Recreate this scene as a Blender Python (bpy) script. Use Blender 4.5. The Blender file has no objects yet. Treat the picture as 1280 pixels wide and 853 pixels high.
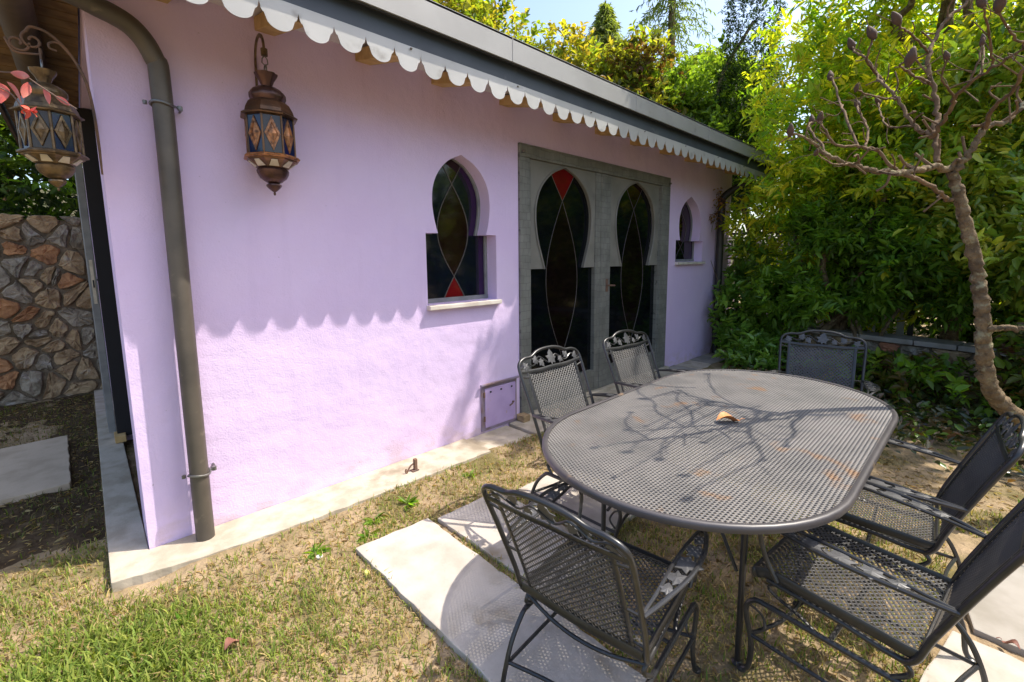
import bpy, bmesh, math, random
import numpy as np
from mathutils import Vector, Matrix

R = math.radians
rng = np.random.default_rng(7)
random.seed(7)
scene = bpy.context.scene
COL = scene.collection

# ------------------------------------------------------------------ camera
PSI, TH, ROLL = 0.811, 0.129, -0.01
fw = Vector((math.cos(PSI) * math.cos(TH), math.sin(PSI) * math.cos(TH), -math.sin(TH)))
rt = fw.cross(Vector((0, 0, 1))).normalized()
up = rt.cross(fw)
cr, sr = math.cos(ROLL), math.sin(ROLL)
rt, up = cr * rt + sr * up, -sr * rt + cr * up
cd = bpy.data.cameras.new('camera')
cd.sensor_width = 36.0
cd.lens = 562.2 * 36 / 1280
cd.shift_y = -30.5 / 1280
cd.clip_start = 0.05
cd.clip_end = 2000
cam = bpy.data.objects.new('camera', cd)
COL.objects.link(cam)
m = Matrix((rt, up, -fw)).transposed().to_4x4()
m.translation = Vector((-0.115, -2.834, 1.5))
cam.matrix_world = m
scene.camera = cam

# ------------------------------------------------------------------ light
SUN = Vector((1.40, -1.0, 2.75)).normalized()
w = bpy.data.worlds.new('World')
scene.world = w
w.use_nodes = True
nt = w.node_tree
sky = nt.nodes.new('ShaderNodeTexSky')
sky.sky_type = 'NISHITA'
sky.sun_disc = False
sky.sun_elevation = math.asin(SUN.z)
sky.sun_rotation = math.atan2(SUN.x, SUN.y)
sky.air_density = 1.0
sky.dust_density = 2.8
bg = nt.nodes['Background']
bg.inputs['Strength'].default_value = 0.14
nt.links.new(sky.outputs[0], bg.inputs['Color'])
sd = bpy.data.lights.new('sun', 'SUN')
sd.energy = 2.6
sd.angle = R(0.53)
sd.color = (1.0, 0.93, 0.82)
so = bpy.data.objects.new('sun', sd)
so.rotation_euler = SUN.to_track_quat('Z', 'Y').to_euler()
so.location = SUN * 30
COL.objects.link(so)
scene.view_settings.view_transform = 'Standard'
scene.view_settings.look = 'None'
scene.view_settings.gamma = 1.0
scene.view_settings.exposure = 1.28

# ------------------------------------------------------------------ materials
MAT = {}


def mat(name, c1, c2=None, rough=0.7, metal=0.0, scale=6.0, bump=0.0, bscale=60.0, ramp=(0.35, 0.7),
        c3=None, s3=1.5, r3=(0.55, 0.7), spec=0.5, detail=6.0, bdist=0.004, coat=0.0):
    """Principled material: two colours mixed by noise, a third colour in large patches, noise bump."""
    mt = bpy.data.materials.new(name)
    mt.use_nodes = True
    n = mt.node_tree
    p = n.nodes['Principled BSDF']
    p.inputs['Roughness'].default_value = rough
    p.inputs['Metallic'].default_value = metal
    p.inputs['Specular IOR Level'].default_value = spec
    p.inputs['Coat Weight'].default_value = coat
    tc = n.nodes.new('ShaderNodeTexCoord')
    vec = tc.outputs['Object']
    if c2 is None:
        c2 = tuple(x * 0.88 for x in c1)

    def noise(sc, dt, off=0.0):
        mp = n.nodes.new('ShaderNodeMapping')
        mp.inputs['Location'].default_value = (off, off * 1.7, off * 0.3)
        n.links.new(vec, mp.inputs['Vector'])
        t = n.nodes.new('ShaderNodeTexNoise')
        t.inputs['Scale'].default_value = sc
        t.inputs['Detail'].default_value = dt
        n.links.new(mp.outputs[0], t.inputs['Vector'])
        return t.outputs['Fac']

    def rampn(fac, a, b):
        mr = n.nodes.new('ShaderNodeMapRange')
        mr.inputs['From Min'].default_value = a
        mr.inputs['From Max'].default_value = b
        mr.interpolation_type = 'SMOOTHSTEP'
        n.links.new(fac, mr.inputs['Value'])
        return mr.outputs[0]

    def mix(f, a, b):
        mx = n.nodes.new('ShaderNodeMix')
        mx.data_type = 'RGBA'
        n.links.new(f, mx.inputs['Factor'])
        for s, v in (('A', a), ('B', b)):
            sock = [i for i in mx.inputs if i.name == s and i.type == 'RGBA'][0]
            if isinstance(v, tuple):
                sock.default_value = (*v, 1)
            else:
                n.links.new(v, sock)
        return [o for o in mx.outputs if o.type == 'RGBA'][0]

    col = mix(rampn(noise(scale, detail), *ramp), c1, c2)
    if c3:
        col = mix(rampn(noise(s3, 8.0, 3.1), *r3), col, c3)
    n.links.new(col, p.inputs['Base Color'])
    if bump:
        b = n.nodes.new('ShaderNodeBump')
        b.inputs['Strength'].default_value = bump
        b.inputs['Distance'].default_value = bdist
        n.links.new(noise(bscale, 8.0, 1.3), b.inputs['Height'])
        n.links.new(b.outputs[0], p.inputs['Normal'])
    MAT[name] = mt
    return mt


def leaf_mat(name, trans=0.35, rough=0.45, spec=0.4):
    mt = bpy.data.materials.new(name)
    mt.use_nodes = True
    n = mt.node_tree
    p = n.nodes['Principled BSDF']
    p.inputs['Roughness'].default_value = rough
    p.inputs['Specular IOR Level'].default_value = spec
    at = n.nodes.new('ShaderNodeAttribute')
    at.attribute_name = 'Col'
    n.links.new(at.outputs['Color'], p.inputs['Base Color'])
    tr = n.nodes.new('ShaderNodeBsdfTranslucent')
    hs = n.nodes.new('ShaderNodeMix')
    hs.data_type = 'RGBA'
    hs.blend_type = 'MULTIPLY'
    hs.inputs['Factor'].default_value = 1.0
    rg = [i for i in hs.inputs if i.type == 'RGBA']
    n.links.new(at.outputs['Color'], rg[0])
    rg[1].default_value = (1.9, 1.9, 0.5, 1)
    n.links.new([o for o in hs.outputs if o.type == 'RGBA'][0], tr.inputs['Color'])
    ms = n.nodes.new('ShaderNodeMixShader')
    ms.inputs[0].default_value = trans
    n.links.new(p.outputs[0], ms.inputs[1])
    n.links.new(tr.outputs[0], ms.inputs[2])
    n.links.new(ms.outputs[0], n.nodes['Material Output'].inputs['Surface'])
    MAT[name] = mt
    return mt


mat('stucco', (0.74, 0.585, 0.83), (0.71, 0.55, 0.80), rough=0.9, scale=2.2, bump=0.55, bscale=110, c3=(0.71, 0.56, 0.81),
    s3=1.1, r3=(0.5, 0.75), spec=0.2, bdist=0.006)
mat('concrete_cream', (0.51, 0.45, 0.36), (0.38, 0.325, 0.245), rough=0.9, scale=9, bump=0.6, bscale=50, c3=(0.28, 0.235, 0.17),
    s3=4.0, r3=(0.56, 0.72), spec=0.2)
mat('slab_stone', (0.51, 0.46, 0.40), (0.40, 0.355, 0.295), rough=0.85, scale=7, bump=0.6, bscale=45, c3=(0.30, 0.245, 0.17), s3=3.4,
    r3=(0.57, 0.72), spec=0.25)
mat('slab_grey', (0.36, 0.33, 0.29), (0.27, 0.245, 0.205), rough=0.9, scale=5, bump=0.4, bscale=50, spec=0.2)
mat('fascia_metal', (0.33, 0.325, 0.315), (0.285, 0.28, 0.27), rough=0.45, metal=0.15, scale=3, bump=0.05, bscale=20, c3=(0.20, 0.195, 0.185),
    s3=6, r3=(0.62, 0.8))
mat('valance_metal', (0.45, 0.445, 0.43), (0.40, 0.395, 0.38), rough=0.4, metal=0.1, scale=4, c3=(0.27, 0.255, 0.23), s3=7, r3=(0.58, 0.74))
mat('slate_board', (0.050, 0.062, 0.080), (0.038, 0.047, 0.062), rough=0.5, scale=4, c3=(0.085, 0.095, 0.105), s3=9, r3=(0.62, 0.78))
mat('shade_soil', (0.085, 0.058, 0.034), (0.045, 0.03, 0.018), rough=1.0, scale=7, bump=1.0, bscale=30, bdist=0.02, c3=(0.14, 0.10, 0.055), s3=9, r3=(0.58, 0.7), spec=0.1)  # dark brown soil with the house's shade put into its colour
mat('soffit_pale', (0.72, 0.68, 0.76), (0.66, 0.62, 0.70), rough=0.8, scale=9)
mat('rafter_wood', (0.60, 0.40, 0.17), (0.48, 0.30, 0.11), rough=0.7, scale=14, bump=0.3, bscale=40)
mat('soffit_wood', (0.30, 0.19, 0.09), (0.17, 0.10, 0.05), rough=0.8, scale=9, bump=0.4, bscale=50)
mat('dark_beam', (0.07, 0.05, 0.035), (0.11, 0.08, 0.05), rough=0.75, scale=5, bump=0.4, bscale=30)
mat('pipe_metal', (0.125, 0.105, 0.085), (0.09, 0.078, 0.066), rough=0.5, metal=0.3, scale=6, c3=(0.20, 0.17, 0.13), s3=14, r3=(0.6, 0.75),
    bump=0.1, bscale=40)
mat('pipe_dark', (0.035, 0.032, 0.03), (0.05, 0.045, 0.04), rough=0.5, metal=0.3, scale=6)
mat('bracket_metal', (0.25, 0.25, 0.24), (0.15, 0.14, 0.13), rough=0.4, metal=0.8, scale=20)
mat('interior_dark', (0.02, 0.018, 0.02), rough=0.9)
mat('roof_sheet', (0.22, 0.21, 0.2), (0.17, 0.16, 0.15), rough=0.7, scale=3)
mat('window_frame', (0.25, 0.25, 0.24), (0.18, 0.18, 0.18), rough=0.7, scale=10, bump=0.3, bscale=50)
mat('marble', (0.72, 0.66, 0.58), (0.58, 0.50, 0.43), rough=0.5, scale=7, bump=0.1, bscale=40)
mat('door_zinc', (0.235, 0.235, 0.21), (0.165, 0.165, 0.148), rough=0.65, metal=0.1, scale=5, bump=0.5, bscale=26, c3=(0.17, 0.168, 0.15), s3=4,
    r3=(0.5, 0.7), bdist=0.008)
mat('door_plate', (0.235, 0.223, 0.195), (0.185, 0.177, 0.153), rough=0.6, metal=0.1, scale=4, bump=0.2, bscale=18, c3=(0.14, 0.133, 0.115), s3=5,
    r3=(0.6, 0.8))
mat('leading', (0.16, 0.14, 0.12), (0.10, 0.09, 0.08), rough=0.5, metal=0.5, scale=30)
for nm, c in (('glass_red', (0.16, 0.004, 0.008)), ('glass_maroon', (0.013, 0.003, 0.004)), ('glass_wine', (0.006, 0.003, 0.003)), ('glass_black', (0.003, 0.004, 0.006)),
              ('glass_blue', (0.004, 0.006, 0.014)), ('glass_violet', (0.025, 0.006, 0.045))):
    mat(nm, c, tuple(x * 0.75 for x in c), rough=0.06, scale=5, bump=0.12, bscale=9, spec=0.5, bdist=0.003)
mat('hatch_paint', (0.52, 0.39, 0.66), (0.46, 0.34, 0.60), rough=0.55, scale=8, c3=(0.46, 0.33, 0.30), s3=11, r3=(0.64, 0.74))
mat('hatch_trim', (0.33, 0.28, 0.40), (0.26, 0.18, 0.18), rough=0.5, scale=10, metal=0.2)
mat('rust', (0.20, 0.11, 0.07), (0.10, 0.07, 0.06), rough=0.8, scale=16, bump=0.3, bscale=60)
mat('iron', (0.018, 0.018, 0.020), (0.030, 0.029, 0.029), rough=0.32, scale=8, c3=(0.09, 0.085, 0.08), s3=14, r3=(0.62, 0.78), spec=0.6)
mat('iron_leaf', (0.075, 0.074, 0.076), (0.045, 0.045, 0.047), rough=0.4, scale=18, spec=0.6)
mat('iron_mesh', (0.07, 0.067, 0.065), (0.045, 0.044, 0.045), rough=0.42, scale=7, c3=(0.17, 0.145, 0.12), s3=5, r3=(0.55, 0.75), spec=0.6)
mat('table_mesh', (0.215, 0.198, 0.182), (0.155, 0.145, 0.136), rough=0.5, scale=5, c3=(0.25, 0.15, 0.085), s3=7.0, r3=(0.60, 0.74), spec=0.5)
mat('table_rim', (0.05, 0.045, 0.048), (0.07, 0.062, 0.063), rough=0.42, scale=5, c3=(0.22, 0.15, 0.09), s3=9, r3=(0.64, 0.78), spec=0.6)
mat('copper', (0.20, 0.105, 0.055), (0.085, 0.052, 0.035), rough=0.38, metal=0.75, scale=14, bump=0.3, bscale=60)
mat('copper_bright', (0.44, 0.20, 0.09), (0.13, 0.065, 0.04), rough=0.4, metal=0.6, scale=48, bump=0.8, bscale=90)
mat('bronze_dark', (0.085, 0.045, 0.04), (0.14, 0.075, 0.06), rough=0.35, metal=0.7, scale=14, bump=0.4, bscale=70)
mat('brass_old', (0.20, 0.135, 0.07), (0.085, 0.058, 0.035), rough=0.42, metal=0.6, scale=34, bump=0.6, bscale=80)
mat('lamp_blue', (0.006, 0.012, 0.07), (0.01, 0.02, 0.045), rough=0.1, scale=9)
mat('lamp_smoke', (0.035, 0.02, 0.010), (0.018, 0.014, 0.014), rough=0.12, scale=9)
mat('lamp_orange', (0.55, 0.20, 0.02), (0.40, 0.12, 0.02), rough=0.2, scale=9)
mat('lamp_cream', (0.62, 0.55, 0.44), (0.45, 0.38, 0.28), rough=0.3, scale=14)
mat('stone_grey', (0.36, 0.31, 0.235), (0.17, 0.14, 0.10), rough=0.95, scale=9, bump=1.0, bscale=26, c3=(0.40, 0.37, 0.32), s3=7, r3=(0.55, 0.7),
    bdist=0.03, spec=0.15)
mat('stone_tan', (0.43, 0.31, 0.18), (0.25, 0.17, 0.095), rough=0.95, scale=9, bump=1.0, bscale=24, c3=(0.42, 0.35, 0.26), s3=6, r3=(0.58, 0.7),
    bdist=0.03, spec=0.15)
mat('stone_orange', (0.46, 0.24, 0.115), (0.28, 0.14, 0.07), rough=0.95, scale=8, bump=1.0, bscale=22, bdist=0.03, spec=0.15)
mat('mortar', (0.21, 0.165, 0.115), (0.12, 0.092, 0.062), rough=1.0, scale=12, bump=1.0, bscale=30, bdist=0.02, spec=0.1)
mat('soil', (0.36, 0.265, 0.165), (0.22, 0.165, 0.09), rough=1.0, scale=5.0, bump=1.0, bscale=26, c3=(0.155, 0.13, 0.055), s3=2.6, r3=(0.50, 0.64),
    bdist=0.02, spec=0.1)
mat('hill_soil', (0.10, 0.085, 0.05), (0.06, 0.065, 0.03), rough=1.0, scale=1.0, bump=1.0, bscale=10, bdist=0.05, spec=0.1)
mat('bark', (0.20, 0.145, 0.085), (0.095, 0.066, 0.04), rough=0.9, scale=18, bump=1.0, bscale=45, c3=(0.26, 0.23, 0.14), s3=22, r3=(0.55, 0.66),
    bdist=0.02, spec=0.2)
mat('twig_bark', (0.185, 0.12, 0.07), (0.095, 0.062, 0.038), rough=0.85, scale=22, bump=0.7, bscale=70, bdist=0.006, spec=0.2)
mat('bud', (0.075, 0.036, 0.02), (0.075, 0.05, 0.036), rough=0.75, scale=26, bump=0.8, bscale=90, c3=(0.25, 0.05, 0.025), s3=13, r3=(0.56, 0.68))
mat('slab_warm', (0.52, 0.42, 0.31), (0.42, 0.335, 0.24), rough=0.9, scale=7, bump=0.5, bscale=45, spec=0.2)
mat('white_paint', (0.62, 0.63, 0.64), (0.52, 0.53, 0.54), rough=0.5, scale=4)
mat('black_paint', (0.02, 0.02, 0.022), rough=0.5)
mat('terracotta', (0.42, 0.18, 0.09), (0.30, 0.13, 0.07), rough=0.85, scale=8)
mat('dry_leaf', (0.62, 0.24, 0.075), (0.42, 0.15, 0.05), rough=0.6, scale=14)
mat('brown_leaf', (0.22, 0.09, 0.06), (0.15, 0.06, 0.045), rough=0.7, scale=14)
mat('pale_chip', (0.70, 0.66, 0.58), rough=0.8)
mat('yellow_chip', (0.66, 0.60, 0.16), rough=0.7)


def finish_stucco():
    """weathering of the render: rain streaks, mud splash at the foot, small pits, trowel unevenness"""
    n = MAT['stucco'].node_tree
    p = n.nodes['Principled BSDF']
    src = p.inputs['Base Color'].links[0].from_socket
    tc = n.nodes.new('ShaderNodeTexCoord')

    def nz(scl, sc, dt):
        mp = n.nodes.new('ShaderNodeMapping')
        mp.inputs['Scale'].default_value = scl
        n.links.new(tc.outputs['Object'], mp.inputs['Vector'])
        t = n.nodes.new('ShaderNodeTexNoise')
        t.inputs['Scale'].default_value = sc
        t.inputs['Detail'].default_value = dt
        n.links.new(mp.outputs[0], t.inputs['Vector'])
        return t.outputs['Fac']

    def mr(v, a, b, c, d):
        q = n.nodes.new('ShaderNodeMapRange')
        q.interpolation_type = 'SMOOTHSTEP'
        for k, x in zip(('From Min', 'From Max', 'To Min', 'To Max'), (a, b, c, d)):
            q.inputs[k].default_value = x
        n.links.new(v, q.inputs['Value'])
        return q.outputs[0]

    def mul(a, b):
        q = n.nodes.new('ShaderNodeMath')
        q.operation = 'MULTIPLY'
        n.links.new(a, q.inputs[0])
        n.links.new(b, q.inputs[1])
        return q.outputs[0]

    def mixc(f, a, col):
        q = n.nodes.new('ShaderNodeMix')
        q.data_type = 'RGBA'
        s = [i for i in q.inputs if i.type == 'RGBA']
        n.links.new(f, q.inputs['Factor'])
        n.links.new(a, s[0])
        s[1].default_value = (*col, 1)
        return [o for o in q.outputs if o.type == 'RGBA'][0]
    xyz = n.nodes.new('ShaderNodeSeparateXYZ')
    n.links.new(tc.outputs['Object'], xyz.inputs[0])
    c = mixc(mr(nz((7, 7, 0.5), 1.6, 7), 0.52, 0.78, 0, 0.32), src, (0.62, 0.47, 0.70))
    c = mixc(mr(nz((1, 1, 1), 1.3, 9), 0.45, 0.75, 0, 0.35), c, (0.79, 0.66, 0.84))
    c = mixc(mul(mr(xyz.outputs['Z'], 0.04, 0.30, 0.55, 0.0), mr(nz((1, 1, 1.6), 6, 9), 0.42, 0.66, 0, 1)), c, (0.56, 0.43, 0.42))
    c = mixc(mr(nz((1, 1, 1), 34, 3), 0.735, 0.76, 0, 0.55), c, (0.40, 0.30, 0.42))
    n.links.new(c, p.inputs['Base Color'])
    b = n.nodes.new('ShaderNodeBump')
    b.inputs['Strength'].default_value = 0.5
    b.inputs['Distance'].default_value = 0.03
    n.links.new(nz((1, 1, 1), 4.5, 4), b.inputs['Height'])
    old = [q for q in n.nodes if q.type == 'BUMP' and q is not b][0]
    old.inputs['Strength'].default_value = 0.38
    n.links.new(b.outputs[0], old.inputs['Normal'])


def finish_zinc():
    """beaten sheet strips wrapped round the door frame: creases every few centimetres"""
    n = MAT['door_zinc'].node_tree
    p = n.nodes['Principled BSDF']
    src = p.inputs['Base Color'].links[0].from_socket
    tc = n.nodes.new('ShaderNodeTexCoord')
    mp = n.nodes.new('ShaderNodeMapping')
    mp.inputs['Rotation'].default_value = (R(-90), 0, 0)
    n.links.new(tc.outputs['Object'], mp.inputs['Vector'])
    nzt = n.nodes.new('ShaderNodeTexNoise')
    nzt.inputs['Scale'].default_value = 5.0
    n.links.new(mp.outputs[0], nzt.inputs['Vector'])
    ad = n.nodes.new('ShaderNodeVectorMath')
    ad.operation = 'MULTIPLY_ADD'
    n.links.new(nzt.outputs['Color'], ad.inputs[0])
    ad.inputs[1].default_value = (0.06, 0.06, 0.06)
    n.links.new(mp.outputs[0], ad.inputs[2])
    br = n.nodes.new('ShaderNodeTexBrick')
    br.inputs['Scale'].default_value = 1.0
    br.inputs['Brick Width'].default_value = 0.07
    br.inputs['Row Height'].default_value = 0.062
    br.inputs['Mortar Size'].default_value = 0.0022
    br.inputs['Mortar Smooth'].default_value = 0.6
    br.inputs['Color1'].default_value = (1, 1, 1, 1)
    br.inputs['Color2'].default_value = (0.84, 0.84, 0.84, 1)
    br.inputs['Mortar'].default_value = (0.42, 0.42, 0.42, 1)
    n.links.new(ad.outputs[0], br.inputs['Vector'])
    q = n.nodes.new('ShaderNodeMix')
    q.data_type = 'RGBA'
    q.blend_type = 'MULTIPLY'
    q.inputs['Factor'].default_value = 0.85
    s = [i for i in q.inputs if i.type == 'RGBA']
    n.links.new(src, s[0])
    n.links.new(br.outputs['Color'], s[1])
    n.links.new([o for o in q.outputs if o.type == 'RGBA'][0], p.inputs['Base Color'])
    b = n.nodes.new('ShaderNodeBump')
    b.inputs['Strength'].default_value = 0.6
    b.inputs['Distance'].default_value = 0.004
    b.invert = True
    n.links.new(br.outputs['Fac'], b.inputs['Height'])
    old = [x for x in n.nodes if x.type == 'BUMP' and x is not b][0]
    n.links.new(b.outputs[0], old.inputs['Normal'])


finish_stucco()
finish_zinc()
leaf_mat('foliage', 0.52)
leaf_mat('foliage_glossy', 0.30, 0.28, 0.6)
leaf_mat('blades', 0.3, 0.6, 0.25)


# ------------------------------------------------------------------ helpers
def tag(o, label=None, cat=None, group=None, kind=None):
    for k, v in (('label', label), ('category', cat), ('group', group), ('kind', kind)):
        if v:
            o[k] = v
    return o


def empty(name, loc=(0, 0, 0), rz=0.0, s=1.0):
    o = bpy.data.objects.new(name, None)
    o.location = loc
    o.rotation_euler = (0, 0, rz)
    o.scale = (s, s, s)
    o.empty_display_size = 0.1
    COL.objects.link(o)
    return o


def copy_tree(o, parent=None):
    c = o.copy()
    COL.objects.link(c)
    c.parent = parent
    for ch in o.children:
        copy_tree(ch, c)
    return c


def catmull(pts, n=6, closed=False):
    P = [np.array(p, float) for p in pts]
    out = []
    k = len(P)
    seg = k if closed else k - 1
    for i in range(seg):
        if closed:
            p0, p1, p2, p3 = P[(i - 1) % k], P[i], P[(i + 1) % k], P[(i + 2) % k]
        else:
            p1, p2 = P[i], P[i + 1]
            p0 = P[i - 1] if i > 0 else 2 * p1 - p2
            p3 = P[i + 2] if i + 2 < k else 2 * p2 - p1
        for j in range(n):
            t = j / n
            out.append(0.5 * ((2 * p1) + (-p0 + p2) * t + (2 * p0 - 5 * p1 + 4 * p2 - p3) * t * t + (-p0 + 3 * p1 - 3 * p2 + p3) * t ** 3))
    if not closed:
        out.append(P[-1])
    return out


class MB:
    def __init__(self):
        self.v, self.f = [], []

    def add(self, vs, fs):
        b = len(self.v)
        self.v += [tuple(map(float, x)) for x in vs]
        self.f += [tuple(b + i for i in f) for f in fs]
        return self

    def box(self, x0, x1, y0, y1, z0, z1):
        v = [(x, y, z) for x in (x0, x1) for y in (y0, y1) for z in (z0, z1)]
        return self.add(v, [(0, 1, 3, 2), (4, 6, 7, 5), (0, 4, 5, 1), (2, 3, 7, 6), (0, 2, 6, 4), (1, 5, 7, 3)])

    def tube(self, pts, r, n=8, closed=False, ry=None, cap=True, flat_axis=None):
        """tube along pts; r number or list; ry gives a flattened section (r along side, ry along up)"""
        P = [np.array(p[:3], float) for p in pts]
        k = len(P)
        rs = r if hasattr(r, '__len__') else [r] * k
        T = []
        for i in range(k):
            a = P[(i - 1) % k] if (closed or i > 0) else P[i]
            b = P[(i + 1) % k] if (closed or i < k - 1) else P[i]
            d = b - a
            T.append(d / (np.linalg.norm(d) + 1e-12))
        ref = np.array(flat_axis if flat_axis is not None else (0, 0, 1.0), float)
        if flat_axis is None and abs(T[0] @ ref) > 0.9:
            ref = np.array((1.0, 0, 0))
        N = ref - T[0] * (ref @ T[0])
        N /= np.linalg.norm(N)
        vs = []
        for i in range(k):
            if flat_axis is not None:
                q = ref - T[i] * (ref @ T[i])
                if np.linalg.norm(q) > 1e-3:
                    N = q
            else:
                N = N - T[i] * (N @ T[i])
            N = N / (np.linalg.norm(N) + 1e-12)
            B = np.cross(T[i], N)
            rr = rs[i]
            r2 = ry if ry is not None else rr
            for j in range(n):
                a = 2 * math.pi * (j + 0.5) / n
                vs.append(P[i] + B * math.cos(a) * rr + N * math.sin(a) * r2)
        fs = []
        for i in range(k if closed else k - 1):
            i2 = (i + 1) % k
            for j in range(n):
                j2 = (j + 1) % n
                fs.append((i * n + j, i * n + j2, i2 * n + j2, i2 * n + j))
        if cap and not closed:
            fs.append(tuple(range(n - 1, -1, -1)))
            fs.append(tuple((k - 1) * n + j for j in range(n)))
        return self.add(vs, fs)

    def lathe(self, prof, n=24, c=(0, 0, 0), ph=0.0, lobes=0, la=0.0):
        vs, fs = [], []
        for (r, z) in prof:
            for j in range(n):
                a = 2 * math.pi * j / n + ph
                q = r * (1 + la * abs(math.sin(lobes * a / 2))) if lobes else r
                vs.append((c[0] + q * math.cos(a), c[1] + q * math.sin(a), c[2] + z))
        k = len(prof)
        for i in range(k - 1):
            for j in range(n):
                j2 = (j + 1) % n
                fs.append((i * n + j, i * n + j2, (i + 1) * n + j2, (i + 1) * n + j))
        fs.append(tuple(range(n - 1, -1, -1)))
        fs.append(tuple((k - 1) * n + j for j in range(n)))
        return self.add(vs, fs)

    def prism(self, poly, fn0, fn1):
        """poly: 2-D outline; fn0/fn1 map a 2-D point to the front / back 3-D point"""
        k = len(poly)
        vs = [fn0(*p) for p in poly] + [fn1(*p) for p in poly]
        fs = [tuple(range(k)), tuple(range(2 * k - 1, k - 1, -1))]
        fs += [(i, i + k, (i + 1) % k + k, (i + 1) % k) for i in range(k)]
        return self.add(vs, fs)

    def strip(self, zs, xa, xb, y0, y1):
        """solid between xa(z) and xb(z) in the x-z plane, from y0 (front) to y1"""
        k = len(zs)
        vs = []
        for z, a, b in zip(zs, xa, xb):
            vs += [(a, y0, z), (b, y0, z), (b, y1, z), (a, y1, z)]
        fs = []
        for i in range(k - 1):
            p, q = 4 * i, 4 * (i + 1)
            for j in range(4):
                j2 = (j + 1) % 4
                fs.append((p + j, p + j2, q + j2, q + j))
        fs.append((3, 2, 1, 0))
        e = 4 * (k - 1)
        fs.append((e, e + 1, e + 2, e + 3))
        return self.add(vs, fs)

    def build(self, name, material, parent=None, smooth=False, bevel=0.0, angle=40):
        me = bpy.data.meshes.new(name)
        me.from_pydata(self.v, [], self.f)
        bm = bmesh.new()
        bm.from_mesh(me)
        bmesh.ops.recalc_face_normals(bm, faces=bm.faces)
        if bevel:
            bmesh.ops.bevel(bm, geom=[e for e in bm.edges if e.calc_face_angle(0) > 0.5], offset=bevel, segments=2, affect='EDGES',
                            profile=0.6)
        if smooth:
            for fc in bm.faces:
                fc.smooth = True
            for e in bm.edges:
                if e.calc_face_angle(0) > R(angle):
                    e.smooth = False
        bm.to_mesh(me)
        bm.free()
        me.materials.append(MAT[material])
        o = bpy.data.objects.new(name, me)
        COL.objects.link(o)
        o.parent = parent
        return o


def raw_mesh(name, verts, quads, cols, material, parent=None, smooth=False):
    """big quad mesh from numpy arrays with a per-vertex colour attribute"""
    me = bpy.data.meshes.new(name)
    nv, nq = len(verts), len(quads)
    me.vertices.add(nv)
    me.vertices.foreach_set('co', np.ascontiguousarray(verts, dtype=np.float32).ravel())
    me.loops.add(nq * 4)
    me.loops.foreach_set('vertex_index', np.ascontiguousarray(quads, dtype=np.int32).ravel())
    me.polygons.add(nq)
    me.polygons.foreach_set('loop_start', np.arange(0, nq * 4, 4, dtype=np.int32))
    if cols is not None:
        at = me.attributes.new('Col', 'FLOAT_COLOR', 'POINT')
        at.data.foreach_set('color', np.ascontiguousarray(np.c_[cols, np.ones(len(cols))], dtype=np.float32).ravel())
    me.update(calc_edges=True)
    me.validate()
    me.materials.append(MAT[material])
    o = bpy.data.objects.new(name, me)
    COL.objects.link(o)
    o.parent = parent
    return o


def norm(a):
    return a / (np.linalg.norm(a, axis=-1, keepdims=True) + 1e-9)


def leaf_arrays(base, d, length, width, col, fold=0.25, curl=0.15):
    """pointed leaves: base points, direction, per-leaf size and colour -> verts, quads, colours"""
    n = len(base)
    rv = norm(rng.normal(size=(n, 3)))
    upv = np.array((0, 0, 1.0)) * 0.9 + rv * 0.7
    side = norm(np.cross(d, upv))
    nr = norm(np.cross(side, d))
    L, W = length[:, None], width[:, None]
    b = base
    t = base + d * L - nr * (curl * L)
    l1 = base + d * L * 0.30 + side * W * 0.46 + nr * (fold * W)
    l2 = base + d * L * 0.66 + side * W * 0.38 + nr * (fold * W - curl * 0.4 * L)
    r1 = base + d * L * 0.30 - side * W * 0.46 + nr * (fold * W)
    r2 = base + d * L * 0.66 - side * W * 0.38 + nr * (fold * W - curl * 0.4 * L)
    V = np.stack([b, l1, l2, t, r2, r1], 1).reshape(-1, 3)
    i = np.arange(n)[:, None] * 6
    Q = np.concatenate([i + np.array([[0, 1, 2, 3]]), i + np.array([[0, 3, 4, 5]])], 0)
    C = np.repeat(col, 6, axis=0)
    return V, Q, C


def pal(n, cols, jit=0.18):
    """random leaf colours from a palette, blended pairwise and jittered"""
    c = np.array(cols, float)
    a = c[rng.integers(0, len(c), n)]
    b = c[rng.integers(0, len(c), n)]
    t = rng.random((n, 1))
    return np.clip((a * t + b * (1 - t)) * (1 + rng.normal(size=(n, 1)) * jit), 0.004, 0.9)


def blob_points(blobs, n, shell=0.72):
    """points spread through a set of ellipsoids, denser near their surface, with outward directions"""
    vol = np.array([b[3] * b[4] * b[5] for b in blobs]) ** 0.67
    cnt = rng.multinomial(n, vol / vol.sum())
    P, D = [], []
    for b, k in zip(blobs, cnt):
        u = norm(rng.normal(size=(k, 3)))
        s = np.where(rng.random(k) < shell, 1 - 0.22 * rng.random(k) ** 1.5, rng.random(k) ** 0.4)
        lump = 1 + 0.16 * np.sin(u[:, 0] * 5 + b[0]) * np.sin(u[:, 1] * 6 + b[1]) + 0.12 * np.sin(u[:, 2] * 9 + b[2] * 3)
        r = np.array(b[3:6])
        P.append(np.array(b[:3]) + u * r * (s * lump)[:, None])
        D.append(norm(u / r))
    return np.concatenate(P), np.concatenate(D)


def clumps(blobs, k, r):
    """many small clumps over each ellipsoid, so the crown has lobes and hollows"""
    out = []
    for b in blobs:
        s = np.array(b[3:6])
        m = max(4, int(k * (s[0] * s[1] * s[2]) ** 0.6))
        for _ in range(m):
            u = norm(rng.normal(size=3))
            q = np.array(b[:3]) + u * s * rng.uniform(0.55, 1.0)
            f = r * rng.uniform(0.6, 1.35)
            out.append((q[0], q[1], q[2], f, f, f * rng.uniform(0.7, 1.1)))
    return out


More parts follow.
